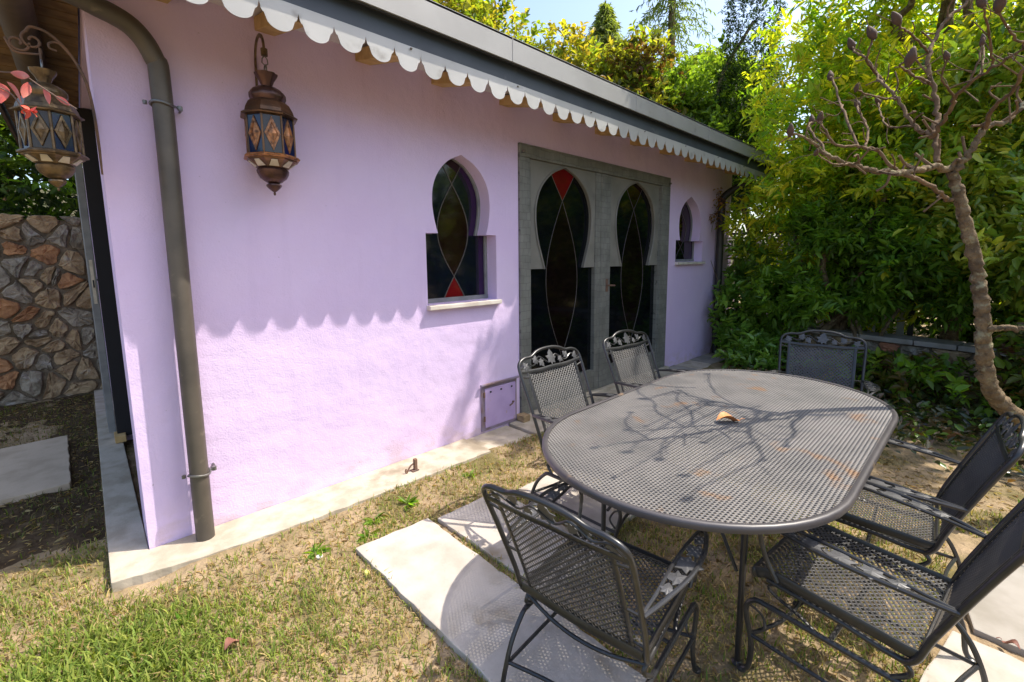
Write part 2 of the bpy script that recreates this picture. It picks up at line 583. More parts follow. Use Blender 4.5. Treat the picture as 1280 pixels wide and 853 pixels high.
def sprays(name, blobs, n, per, L, leaf, wid, cols, parent, up=0.5, shell=0.72, material='foliage', spread=0.9, zmin=0.02, jit=0.18, keep=None,
           fold=0.25):
    """leafy sprays (a short shoot carrying `per` leaves) through the blobs, as one foliage part"""
    P, D = blob_points(blobs, n, shell)
    if keep is not None:
        k = keep(P)
        P, D = P[k], D[k]
    n = len(P)
    D = norm(D + np.array((0, 0, up)) + rng.normal(size=(n, 3)) * 0.55)
    sc = pal(n, cols, jit)
    ln = L * rng.uniform(0.6, 1.3, n)
    t = (np.arange(per) + 0.5) / per
    base = (P[:, None, :] + D[:, None, :] * (ln[:, None] * (t[None] - 0.5))[..., None])
    base = base + np.array((0, 0, -0.12)) * (ln[:, None] * t[None] ** 2)[..., None]
    base = base.reshape(-1, 3)
    Dr = np.repeat(D, per, axis=0)
    rv = norm(rng.normal(size=(n * per, 3)))
    side = norm(np.cross(Dr, rv))
    d = norm(Dr * 0.75 + side * spread + np.array((0, 0, -0.08)))
    N = n * per
    ls = leaf * rng.uniform(0.45, 1.35, N)
    C = np.clip(np.repeat(sc, per, axis=0) * rng.uniform(0.8, 1.2, (N, 1)), 0.004, 0.9)
    k = base[:, 2] > zmin
    V, Q, CC = leaf_arrays(base[k], d[k], ls[k], ls[k] * wid * rng.uniform(0.85, 1.15, k.sum()), C[k], fold=fold)
    o = raw_mesh(name, V, Q, CC, material, parent)
    tag(o, kind='stuff')
    return o


def branch_path(p0, p1, wob=0.06, n=5):
    p0, p1 = np.array(p0, float), np.array(p1, float)
    k = np.linalg.norm(p1 - p0)
    out = []
    for i in range(n):
        t = i / (n - 1)
        p = p0 * (1 - t) + p1 * t
        if 0 < i < n - 1:
            p = p + rng.normal(size=3) * wob * k
        out.append(p)
    return catmull(out, 4)


def stems(root, base, tips, r0, mt='bark', name='stem'):
    for tp in tips:
        pts = branch_path(base, tp)
        rs = np.linspace(r0, r0 * 0.35, len(pts))
        MB().tube(pts, list(rs), 7).build(name, mt, root, smooth=True)


# ------------------------------------------------------------------ ground and hillside
def axis(lo, hi, a, b, fine, coarse):
    return np.concatenate([np.linspace(lo, a, coarse, endpoint=False), np.linspace(a, b, fine, endpoint=False), np.linspace(b, hi, coarse)])


def gz(x, y):
    """height of the lawn"""
    f = 0.0030 * np.sin(x * 41 + 2.1 * np.sin(y * 23)) * np.sin(y * 37 + 1.7 * np.sin(x * 29)) + 0.0022 * np.sin(x * 83 + 1.3 * np.sin(y * 61)) * np.sin(y * 77 - 1.9 * np.sin(x * 53))
    e = -0.335 + 0.15 * np.exp(-np.clip(x + 0.155, 0, 9) * 2.2)
    f = f + 0.030 * np.exp(-((y - e) / 0.11) ** 2) * np.clip((x + 0.02) / 0.15, 0, 1) * (y < 0.1)       # soil banked against the path
    return f + -0.006 + 0.008 * np.sin(x * 3.1 + 0.7) * np.sin(y * 2.7 + 1.1) + 0.005 * np.sin(x * 7.3 + y * 5.1) + 0.003 * np.sin(x * 17 - y * 13)


def grid_obj(name, xs, ys, zf, material):
    X, Y = np.meshgrid(xs, ys)
    V = np.stack([X, Y, zf(X, Y)], -1).reshape(-1, 3)
    nx, ny = len(xs), len(ys)
    i = np.arange(nx * ny).reshape(ny, nx)
    Q = np.stack([i[:-1, :-1], i[:-1, 1:], i[1:, 1:], i[1:, :-1]], -1).reshape(-1, 4)
    o = raw_mesh(name, V, Q, None, material)
    for p in o.data.polygons:
        p.use_smooth = True
    return o


tag(grid_obj('ground', axis(-400, 400, -1.6, 4, 330, 8), axis(-400, 400, -3.6, 1.2, 300, 10),
             lambda x, y: np.where((np.abs(x) < 6) & (np.abs(y) < 6), gz(x, y), -0.03), 'soil'), kind='structure')


def hz(x, y):
    return 1.55 + np.clip(y - 4.45, 0, 40) * 0.13 + 0.12 * np.sin(x * 0.7) * np.sin(y * 0.9) - np.where(y < 4.5, 1.9, 0)


tag(grid_obj('hillside', np.linspace(-40, 60, 60), np.concatenate([[4.4, 4.52], np.linspace(4.6, 70, 50)]), hz, 'hill_soil'), kind='structure')


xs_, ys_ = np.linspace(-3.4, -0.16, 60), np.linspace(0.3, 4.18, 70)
shade_sheet = grid_obj('shade_ground', xs_, ys_, lambda x, y: gz(x, y) + 0.010 * np.clip((y - 0.42 - 0.06 * np.sin(x * 9)) / 0.05, -1.6, 1) + 0.008 * np.sin(x * 23 + y * 9) * np.sin(y * 19 - x * 5), 'shade_soil')  # dark sheet added over ground that lies in the house's shade
tag(shade_sheet, kind='structure')

# ------------------------------------------------------------------ stone walls
def clip_poly(poly, p, nrm):
    out = []
    for i in range(len(poly)):
        a, b = poly[i], poly[(i + 1) % len(poly)]
        da, db = (a - p) @ nrm, (b - p) @ nrm
        if da <= 0:
            out.append(a)
        if da * db < 0:
            out.append(a + (b - a) * da / (da - db))
    return out


def voronoi(u0, u1, v0, v1, du, dv, jit=0.38):
    nu, nv = max(1, round((u1 - u0) / du)), max(1, round((v1 - v0) / dv))
    pts = []
    for j in range(nv):
        for i in range(nu):
            pts.append(np.array((u0 + (i + 0.5 + (0.25 if j % 2 else -0.25) + random.uniform(-jit, jit)) * (u1 - u0) / nu,
                                 v0 + (j + 0.5 + random.uniform(-jit, jit)) * (v1 - v0) / nv)))
    out = []
    for i, p in enumerate(pts):
        poly = [np.array(q, float) for q in ((u0, v0), (u1, v0), (u1, v1), (u0, v1))]
        for k, q in enumerate(pts):
            if k != i and abs(q - p).max() < 3 * max(du, dv):
                poly = clip_poly(poly, (p + q) / 2, (q - p) / np.linalg.norm(q - p))
                if len(poly) < 3:
                    break
        if len(poly) >= 3:
            out.append(poly)
    return out


def stone_face(root, cells, place, gap=0.014, depth=(0.018, 0.05), mats=('stone_grey', 'stone_tan', 'stone_orange'), wts=(4, 5, 2)):
    for poly in cells:
        c = sum(poly) / len(poly)
        ring = []
        k = len(poly)
        for i in range(k):                                   # rounded, slightly wobbly outline
            a, b = poly[i], poly[(i + 1) % k]
            for t in (0.2, 0.5, 0.8):
                q = a * (1 - t) + b * t
                ring.append(q + np.array((random.uniform(-1, 1), random.uniform(-1, 1))) * 0.008)
        ring = np.array(ring)
        dd = ring - c
        ln = np.linalg.norm(dd, axis=1, keepdims=True)
        ring = c + dd * np.maximum(0.4, (ln - gap) / (ln + 1e-6))
        d = random.uniform(*depth)
        n = len(ring)
        vs, fs = [], []
        for s, h in ((1.0, -0.02), (0.985, d * 0.62), (0.90, d * 0.95), (0.5, d)):
            for q in ring:
                e = c + (q - c) * s
                vs.append(place(e[0], e[1], h + (random.uniform(-1, 1) * 0.016 if s < 0.98 else 0)))
        vs.append(place(c[0], c[1], d * random.uniform(0.9, 1.15)))
        for lv in range(3):
            for i in range(n):
                j = (i + 1) % n
                fs.append((lv * n + i, lv * n + j, (lv + 1) * n + j, (lv + 1) * n + i))
        for i in range(n):
            fs.append((3 * n + i, 3 * n + (i + 1) % n, 4 * n))
        MB().add(vs, fs).build('stone', random.choices(mats, wts)[0], root, smooth=True, angle=24)


sw = tag(empty('stone_wall', (-1.6, 4.2, 0)), 'rubble stone retaining wall in grey and orange stones behind the lilac house corner', 'stone wall')
sw.location = (0, 0, 0)
MB().box(-6, 14, 4.2, 4.5, -0.1, 1.96).build('core', 'mortar', sw)
stone_face(sw, voronoi(-2.2, 0.5, 0.0, 2.02, 0.215, 0.17, 0.60), lambda u, v, h: (u, 4.2 - h, v))

# ------------------------------------------------------------------ house
H = tag(empty('garden_house'), 'lilac stuccoed garden house with scalloped eaves, arched windows and double door', 'house')


def profile(pts, n=8):
    """half-width samples (w, z) of an arch -> smooth arrays z, w"""
    c = catmull([(a, b, 0) for a, b in pts], n)
    return np.array([q[1] for q in c]), np.maximum(0, np.array([q[0] for q in c]))


A1 = profile([(0.235, 1.69), (0.262, 1.79), (0.277, 1.91), (0.265, 2.03), (0.215, 2.135), (0.125, 2.225), (0.0, 2.285)])
A2 = profile([(0.285, 1.715), (0.31, 1.80), (0.325, 1.92), (0.305, 2.04), (0.24, 2.15), (0.135, 2.235), (0.0, 2.30)])
AD = profile([(0.295, 1.40), (0.335, 1.51), (0.392, 1.68), (0.418, 1.87), (0.395, 2.03), (0.32, 2.165), (0.18, 2.28), (0.0, 2.35)])


def outline(cx, z0, W, arch):
    z, wd = arch
    L = [(cx - W, z0), (cx - W, z[0])] + [(cx - b, a) for a, b in zip(z, wd)]
    Rr = [(cx + b, a) for a, b in zip(z[:-1], wd[:-1])][::-1] + [(cx + W, z[0]), (cx + W, z0)]
    return L + Rr


WIN = [(2.062, 1.16, 0.342, A1), (5.945, 1.43, 0.40, A2)]


def cut(obj, polys):
    for poly, y0, y1 in polys:
        c = MB().prism(poly, lambda x, z: (x, y0, z), lambda x, z: (x, y1, z)).build('cutter', 'stucco')
        md = obj.modifiers.new('b', 'BOOLEAN')
        md.operation = 'DIFFERENCE'
        md.solver = 'EXACT'
        md.object = c
        dg = bpy.context.evaluated_depsgraph_get()
        me = bpy.data.meshes.new_from_object(obj.evaluated_get(dg))
        obj.modifiers.clear()
        old = obj.data
        obj.data = me
        bpy.data.meshes.remove(old)
        bpy.data.objects.remove(c)


fwall = MB().box(0, 7.3, 0, 0.25, 0.0, 2.86).build('front_wall', 'stucco', H)
bpy.context.view_layer.update()
cut(fwall, [(outline(cx, z0, W, ar), -0.2, 0.5) for cx, z0, W, ar in WIN] + [([(2.664, 0.06), (2.664, 2.475), (5.318, 2.475), (5.318, 0.06)], -0.2, 0.5)])
fwall.name = 'front_wall'
sidew = MB()
sidew.box(0.003, 0.25, 0.25, 0.36, 0.0, 2.86).box(0.003, 0.25, 2.07, 3.8, 0.0, 2.86).box(0.003, 0.25, 0.36, 2.07, 2.66, 2.86)
sidew.build('side_wall', 'stucco', H)
MB().box(0.0, 7.3, 3.8, 4.0, 0, 2.9).build('back_wall', 'stucco', H)
MB().box(7.05, 7.297, 0.25, 3.8, 0, 2.86).build('end_wall', 'stucco', H)
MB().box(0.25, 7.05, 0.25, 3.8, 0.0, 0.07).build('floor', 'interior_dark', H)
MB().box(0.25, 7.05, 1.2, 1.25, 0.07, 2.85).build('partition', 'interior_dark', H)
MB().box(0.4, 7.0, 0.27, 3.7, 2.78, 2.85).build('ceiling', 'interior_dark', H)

# roof, fascia, valance, rafters
YF, YV = -0.585, -0.53
MB().prism([(-0.575, 2.90), (4.5, 3.40), (4.5, 3.30), (-0.575, 2.80)], lambda y, z: (-0.45, y, z), lambda y, z: (7.55, y, z)).build('roof', 'roof_sheet', H)
fs_ = MB().box(-0.47, 7.57, YF, YF + 0.012, 2.772, 2.918).box(-0.47, 7.57, YF, YF + 0.05, 2.906, 2.921)
fas = fs_.build('fascia', 'fascia_metal', H)
MB().box(-0.47, 7.57, YF + 0.012, YF + 0.03, 2.765, 2.785).build('drip_edge', 'pipe_dark', fas)
for x in (0.55, 2.05, 3.55, 5.05, 6.55):
    MB().box(x, x + 0.006, YF - 0.0025, YF + 0.002, 2.774, 2.916).build('seam', 'fascia_metal', fas)
SP, X4, ZB = 0.165, 0.315, 2.537
prof_u = [(-0.5, 0.098), (-0.465, 0.072), (-0.43, 0.062), (-0.40, 0.060), (-0.38, 0.052)]
lobe = [(-0.38 + 0.76 * i / 12, None) for i in range(1, 12)]
us = prof_u + [(u, 0.052 * (1 - math.sqrt(max(0, 1 - (u / 0.38) ** 2)))) for u, _ in lobe] + [(-u, h) for u, h in prof_u[::-1]]
bot = []
for i in range(-5, 44):
    cx = X4 + i * SP
    for k, (u, h) in enumerate(us):
        if k == 0 and i > -5:
            continue
        bot.append((cx + u * SP, ZB + h + 0.003 * math.sin(i * 1.7)))
vm = MB()
vs, fs = [], []
for x, z in bot:
    wv = 0.004 * math.sin(x * 2.1) + 0.003 * math.sin(x * 5.3)
    vs += [(x, YV + wv, z), (x, YV + wv * 0.3, 2.668), (x, YV + 0.003 + wv * 0.3, 2.668), (x, YV + 0.003 + wv, z)]
for i in range(len(bot) - 1):
    p, q = 4 * i, 4 * i + 4
    for j in range(4):
        j2 = (j + 1) % 4
        fs.append((p + j, p + j2, q + j2, q + j))
val = vm.add(vs, fs).build('valance', 'valance_metal', H)
MB().box(-0.46, 7.56, YV + 0.008, YV + 0.03, 2.655, 2.80).build('slate_board', 'slate_board', H)
for i in range(-4, 43, 5):
    x = X4 + (i + 0.1) * SP
    MB().lathe([(0.001, -0.006), (0.006, -0.004), (0.008, 0.0), (0.006, 0.004), (0.001, 0.006)], 10, (x, YV - 0.005, 2.655)).build('bolt', 'bracket_metal', val, smooth=True)
for x in (-0.2, 0.26, 0.735, 1.30, 1.86, 2.51, 3.16, 3.80, 4.45, 5.10, 5.75, 6.40, 7.05):
    MB().prism([(-0.49, 2.615), (-0.49, 2.70), (0.28, 2.86), (0.28, 2.80)], lambda y, z, x=x: (x - 0.05, y, z),
               lambda y, z, x=x: (x + 0.05, y, z)).build('rafter', 'rafter_wood', H, bevel=0.004)
MB().box(-0.0, 7.5, -0.495, 0.0, 2.802, 2.815).build('soffit', 'soffit_pale', H)
y = -0.50
while y < 4.0:
    wd = random.uniform(0.10, 0.125)
    MB().box(-0.43, -0.004, y, y + wd - 0.009, 2.742 + random.uniform(-0.004, 0.004), 2.77).build('soffit_plank', 'soffit_wood', H, bevel=0.003)
    y += wd
beam = catmull([(-0.235, -0.49, 2.655), (-0.215, 1.0, 2.665), (-0.215, 2.5, 2.665), (-0.215, 4.2, 2.67)], 5)
MB().tube(beam, 0.068, 12).build('verge_beam', 'dark_beam', H, smooth=True)
MB().box(-0.465, -0.445, -0.57, 4.4, 2.70, 2.93).build('bargeboard', 'dark_beam', H)

# side door leaf standing open, lock plate on its edge
sdoor = MB().box(-0.078, -0.034, 2.09, 2.95, 0.09, 2.62).build('side_door', 'window_frame', H, bevel=0.003)
MB().box(-0.066, -0.046, 2.085, 2.0895, 1.17, 1.52).build('lock_plate', 'lamp_cream', sdoor)
MB().box(-0.060, -0.050, 2.082, 2.085, 1.30, 1.36).build('keyhole', 'black_paint', sdoor)
MB().tube(catmull([(-0.036, 2.15, 1.36), (0.0, 2.15, 1.36), (0.004, 2.16, 1.36), (0.004, 2.26, 1.355)], 4), 0.009, 8).build('door_handle', 'bracket_metal', sdoor, smooth=True)
MB().box(-0.03, 0.2, 1.98, 2.066, 0.07, 2.655).build('door_jamb', 'interior_dark', H)
MB().box(-0.05, 0.02, 1.9, 2.06, 0.045, 0.10).build('wood_block', 'rafter_wood', H, bevel=0.004)


# windows and doors: leaded panes cut by two crossing curves
def leaded(parent, cx, z0, W, arch, yg, zb, zt, A, mats, lead=0.0045, inset=0.0, spread=1.0):
    za, wa = arch
    zs = np.unique(np.concatenate([np.linspace(z0, za[0] - 1e-4, 26), [za[0] - 1e-4], za, np.linspace(za[0], za[-1], 40), [zb, zt]]))

    def hw(z):
        return np.where(z < za[0], W, np.interp(z, za, wa)) - inset

    def a(z):
        s_ = np.sin(np.pi * (z - zb) / (zt - zb))
        return A * np.where(z > zt, s_ * spread, s_)
    zs = zs[hw(zs) > 0.004]
    h, av = hw(zs), a(zs)
    ab = np.minimum(np.abs(av), h)

    def pane(mask, xa, xb, mt, nm='pane'):
        k = np.where(mask)[0]
        if len(k) > 1:
            MB().strip(zs[k], cx + xa[k], cx + xb[k], yg, yg + 0.006).build(nm, mt, parent)
    pane((zs >= zb) & (zs <= zt), -ab, ab, mats['mid'])
    pane(zs >= zt, -ab, ab, mats['top'])
    pane(zs <= zb, -ab, ab, mats['bottom'])
    pane(zs >= z0, -h, -ab, mats['left'])
    if 'edge' in mats:
        sp = np.maximum(ab, h - 0.062)
        pane(zs >= z0, ab, sp, mats['right'])
        pane(zs >= z0, sp, h, mats['edge'])
    else:
        pane(zs >= z0, ab, h, mats['right'])
    for s in (-1, 1):
        k = np.abs(av) <= h + 1e-6
        MB().tube([(cx + s * q, yg - 0.002, z) for q, z in zip(av[k], zs[k])], lead, 6).build('leading', 'leading', parent, smooth=True)


for i, (cx, z0, W, ar) in enumerate(WIN):
    za, wa = ar
    zz = np.concatenate([[z0, za[0] - 1e-4], za])
    ww = np.concatenate([[W, W], wa])
    fr = MB()
    k = ww > 0.001
    fr.strip(zz[k], cx - ww[k], cx - np.maximum(0, ww[k] - 0.026), 0.118, 0.15)
    fr.strip(zz[k], cx + np.maximum(0, ww[k] - 0.026), cx + ww[k], 0.118, 0.15)
    fr.box(cx - W, cx + W, 0.114, 0.15, z0, z0 + 0.034)
    win = fr.build('window', 'window_frame', H)
    leaded(win, cx, z0 + 0.03, W, ar, 0.135, z0 + 0.20, za[-1] - 0.20, 0.15,
           dict(mid='glass_maroon', top='glass_maroon' if i == 0 else 'glass_violet', bottom='glass_red' if i == 0 else 'glass_black', left='glass_blue' if i == 0 else 'glass_black',
                right='glass_blue' if i == 0 else 'glass_black', edge='glass_violet'), inset=0.02)
    sl = MB().box(cx - W - 0.012, cx + W + 0.014, -0.05, 0.125, z0 - 0.036, z0 - 0.002).build('sill', 'marble', win, bevel=0.005)

dfr = MB()
dfr.box(2.667, 2.79, -0.022, 0.10, 0.06, 2.36).box(5.105, 5.315, -0.022, 0.10, 0.06, 2.36).box(2.667, 5.315, -0.022, 0.10, 2.361, 2.472)
dframe = dfr.build('door_frame', 'door_zinc', H, bevel=0.006)
for x, z in ((2.70, 2.40), (5.28, 2.40)):
    MB().lathe([(0.001, -0.012), (0.014, -0.01), (0.018, 0), (0.012, 0.01), (0.001, 0.012)], 12, (x, -0.034, z)).build('hinge_cap', 'bracket_metal', dframe, smooth=True)
for li, (xl, xr, topm) in enumerate(((2.792, 3.868, 'glass_red'), (3.960, 5.103, 'glass_maroon'))):
    cx = (xl + (0.02 if li == 0 else 0.09) + xr - (0.09 if li == 0 else 0.02)) / 2
    za, wa = AD
    lf = MB()
    # spandrel plate with its keyhole arch, top strip, stiles and bottom rail
    lf.strip(za, np.full(len(za), xl), cx - wa, 0.004, 0.034)
    lf.strip(za, cx + wa, np.full(len(za), xr), 0.004, 0.034)
    lf.box(xl, xr, 0.004, 0.034, 2.3502, 2.358)
    leaf = lf.build('door', 'door_plate', H)
    st = MB()
    o = 0.022 if li == 0 else 0.092
    o2 = 0.092 if li == 0 else 0.022
    st.box(xl, xl + o, -0.006, 0.05, 0.075, 2.357).box(xr - o2, xr, -0.006, 0.05, 0.075, 2.357).box(xl + o, xr - o2, -0.004, 0.05, 0.075, 0.30)
    st.build('stile', 'door_zinc', leaf, bevel=0.004)
    arch_line = [(cx - b, -0.002, a) for a, b in zip(za, wa)] + [(cx + b, -0.002, a) for a, b in zip(za[::-1][1:], wa[::-1][1:])]
    MB().tube(arch_line, 0.009, 8).build('arch_moulding', 'door_plate', leaf, smooth=True)
    Wd = (xr - o2 - xl - o) / 2
    leaded(leaf, cx, 0.30, Wd, AD, 0.038, 0.52, 2.04, 0.235, dict(mid='glass_wine', top=topm, bottom='glass_wine', left='glass_black', right='glass_black'), lead=0.003, spread=1.5)
    if li == 1:
        MB().tube(catmull([(xl + 0.03, -0.006, 1.20), (xl + 0.03, -0.045, 1.20), (xl + 0.035, -0.05, 1.20), (xl + 0.12, -0.05, 1.195)], 4), 0.009, 8).build('door_handle', 'rust', leaf, smooth=True)
        MB().box(xl + 0.012, xl + 0.05, -0.011, -0.0065, 1.13, 1.27).build('lock_plate', 'rust', leaf)
MB().box(3.8685, 3.9595, -0.012, 0.05, 0.075, 2.357).build('meeting_stile', 'door_zinc', H, bevel=0.004)
MB().box(2.62, 5.36, -0.06, 0.24, 0.02, 0.072).build('threshold', 'concrete_cream', H, bevel=0.006)
MB().box(2.615, 2.70, -0.10, -0.004, 0.035, 0.10).build('corner_block', 'stone_tan', H, bevel=0.01)

# down pipes with their clips
dp = MB().tube(catmull([(0.228, -0.085, 0.042), (0.232, -0.082, 1.2), (0.238, -0.08, 2.28), (0.222, -0.082, 2.44), (0.150, -0.10, 2.545), (0.02, -0.13, 2.585),
                        (-0.10, -0.16, 2.61), (-0.22, -0.2, 2.64), (-0.30, -0.21, 2.70)], 7), 0.0425, 18).build('downpipe', 'pipe_metal', H, smooth=True)
for z in (0.40, 2.235):
    x = 0.229 + (z - 0.04) * 0.004
    cl = MB().tube([(x + 0.048 * math.cos(t), -0.082 + 0.048 * math.sin(t), z + 0.005 * math.sin(t * 2)) for t in np.linspace(0, 2 * math.pi, 25)[:-1]], 0.006, 6, closed=True)
    cl.tube([(x + 0.054, -0.08, z), (x + 0.075, -0.03, z), (x + 0.075, 0.004, z)], 0.006, 6)
    cl.lathe([(0.001, -0.012), (0.011, -0.010), (0.011, 0.010), (0.001, 0.012)], 8, (x + 0.068, -0.07, z))
    cl.lathe([(0.001, -0.010), (0.009, -0.008), (0.009, 0.008), (0.001, 0.010)], 8, (x - 0.066, -0.075, z))
    cl.build('clip', 'bracket_metal', dp, smooth=True)
dp2 = MB().tube(catmull([(6.76, -0.08, 0.045), (6.76, -0.08, 1.2), (6.76, -0.08, 2.2), (6.77, -0.09, 2.34), (6.85, -0.2, 2.46), (6.95, -0.36, 2.56), (7.0, -0.42, 2.72)], 7),
                0.05, 14).build('downpipe', 'pipe_dark', H, smooth=True)

# utility hatch low in the wall
hatch = MB().box(2.205, 2.615, -0.012, 0.002, 0.045, 0.44).build('hatch', 'hatch_trim', H, bevel=0.003)
MB().box(2.24, 2.592, -0.019, -0.0125, 0.072, 0.412).build('hatch_door', 'hatch_paint', hatch, bevel=0.003)
MB().box(2.19, 2.63, -0.034, -0.0125, 0.441, 0.458).build('hatch_hood', 'hatch_trim', hatch, bevel=0.003)
for x in (2.30, 2.42, 2.545):
    MB().lathe([(0.001, 0), (0.009, 0.001), (0.009, 0.012), (0.001, 0.013)], 10, (x, -0.0205, 0.372)).build('vent_hole', 'black_paint', hatch, smooth=True)
MB().tube([(2.555, -0.018, 0.235), (2.56, -0.034, 0.24), (2.535, -0.036, 0.222), (2.51, -0.033, 0.212)], 0.006, 6).build('latch', 'rust', hatch, smooth=True)
for z in (0.13, 0.34):
    MB().box(2.226, 2.239, -0.022, -0.0125, z, z + 0.045).build('hinge', 'rust', hatch)

# path round the house: a poured strip, then loose flagstones along the door
fe = [(-0.155 + 2.175 * k / 60, -0.335 + 0.15 * math.exp(-(2.175 * k / 60) * 2.2) + random.uniform(-0.006, 0.006)) for k in range(61)]
path = MB().prism(fe + [(2.02, -0.003), (-0.003, -0.003), (-0.003, 4.12), (-0.145, 4.12)],
                  lambda x, y: (x, y, 0.042), lambda x, y: (x, y, -0.06)).build('house_path', 'concrete_cream', bevel=0.004)
tag(path, kind='structure')
x = 2.03
while x < 7.2:
    wd = random.uniform(0.28, 0.5)
    j = [random.uniform(-0.02, 0.02) for _ in range(6)]
    MB().prism([(x + j[0], -0.335 + j[1]), (x + wd / 2, -0.35 + j[2]), (x + wd - 0.015 + j[3] * 0.3, -0.335 + j[4]), (x + wd - 0.015 + j[3] * 0.3, -0.004), (x + j[0], -0.004)],
               lambda a, b: (a, b, 0.034 + j[5] * 0.3), lambda a, b: (a, b, -0.05)).build('flagstone', random.choice(['concrete_cream', 'slab_grey', 'concrete_cream']), path, bevel=0.006)
    x += wd

# rusty shutter holdback standing on the path
hb = tag(empty('shutter_holdback', (1.425, -0.21, 0.042)), 'small rusty iron shutter holdback standing on the cream path', 'holdback')
MB().box(0.0, 0.022, -0.012, 0.012, 0.0, 0.085).box(-0.02, 0.03, -0.02, 0.02, -0.001, 0.008).build('post', 'rust', hb, bevel=0.003)
MB().tube(catmull([(0.004, 0, 0.055), (-0.025, 0.0, 0.045), (-0.05, 0, 0.015), (-0.058, 0, 0.004), (-0.066, 0, 0.02), (-0.06, 0, 0.034)], 5), 0.006, 7).build('hook', 'rust', hb, smooth=True)

# ------------------------------------------------------------------ loose paving slabs


def rough_edge(poly, step=0.05, amp=0.004):
    out = []
    for (x0, y0), (x1, y1) in zip(poly, poly[1:] + poly[:1]):
        k = max(1, int(math.hypot(x1 - x0, y1 - y0) / step))
        for i in range(k):
            t = i / k
            a = 0.0 if i == 0 and k < 3 else amp
            out.append((x0 + (x1 - x0) * t + random.uniform(-a, a), y0 + (y1 - y0) * t + random.uniform(-a, a)))
    return out


def slab(poly, material, label, z=0.02, h=0.05):
    poly = rough_edge(poly)
    o = MB().prism(poly, lambda a, b: (a, b, z), lambda a, b: (a, b, z - h)).build('paving_slab', material, bevel=0.005)
    return tag(o, label, 'slab', 'loose paving slabs in the lawn')


slab([(0.775, -0.70), (1.195, -0.735), (1.20, -2.35), (0.80, -2.30)], 'slab_stone', 'long pale paving slab under the rear feet of the end armchair')
slab([(1.235, -0.775), (1.69, -0.78), (1.70, -1.62), (1.245, -1.60)], 'slab_stone', 'pale paving slab under the armchair beside the wall hatch')
slab([(1.78, -0.86), (2.2, -0.88), (2.2, -1.55), (1.79, -1.53)], 'slab_stone', 'pale paving slab half hidden below the table, wall side')
slab([(-1.02, 1.24), (-0.305, 1.262), (-0.335, 2.445), (-1.05, 2.42)], 'slab_warm', 'stepping slab lying in shade beside the house side path', z=0.045)
slab([(2.30, -3.42), (2.95, -3.40), (3.3, -2.99), (2.75, -2.86), (2.32, -2.92)], 'slab_grey', 'grey stone slab behind the armchairs at the foot of the bare tree')
slab([(1.35, -3.45), (2.22, -3.47), (2.25, -2.86), (1.42, -2.72)], 'slab_stone', 'sandy stone slab under the pair of armchairs on the tree side')


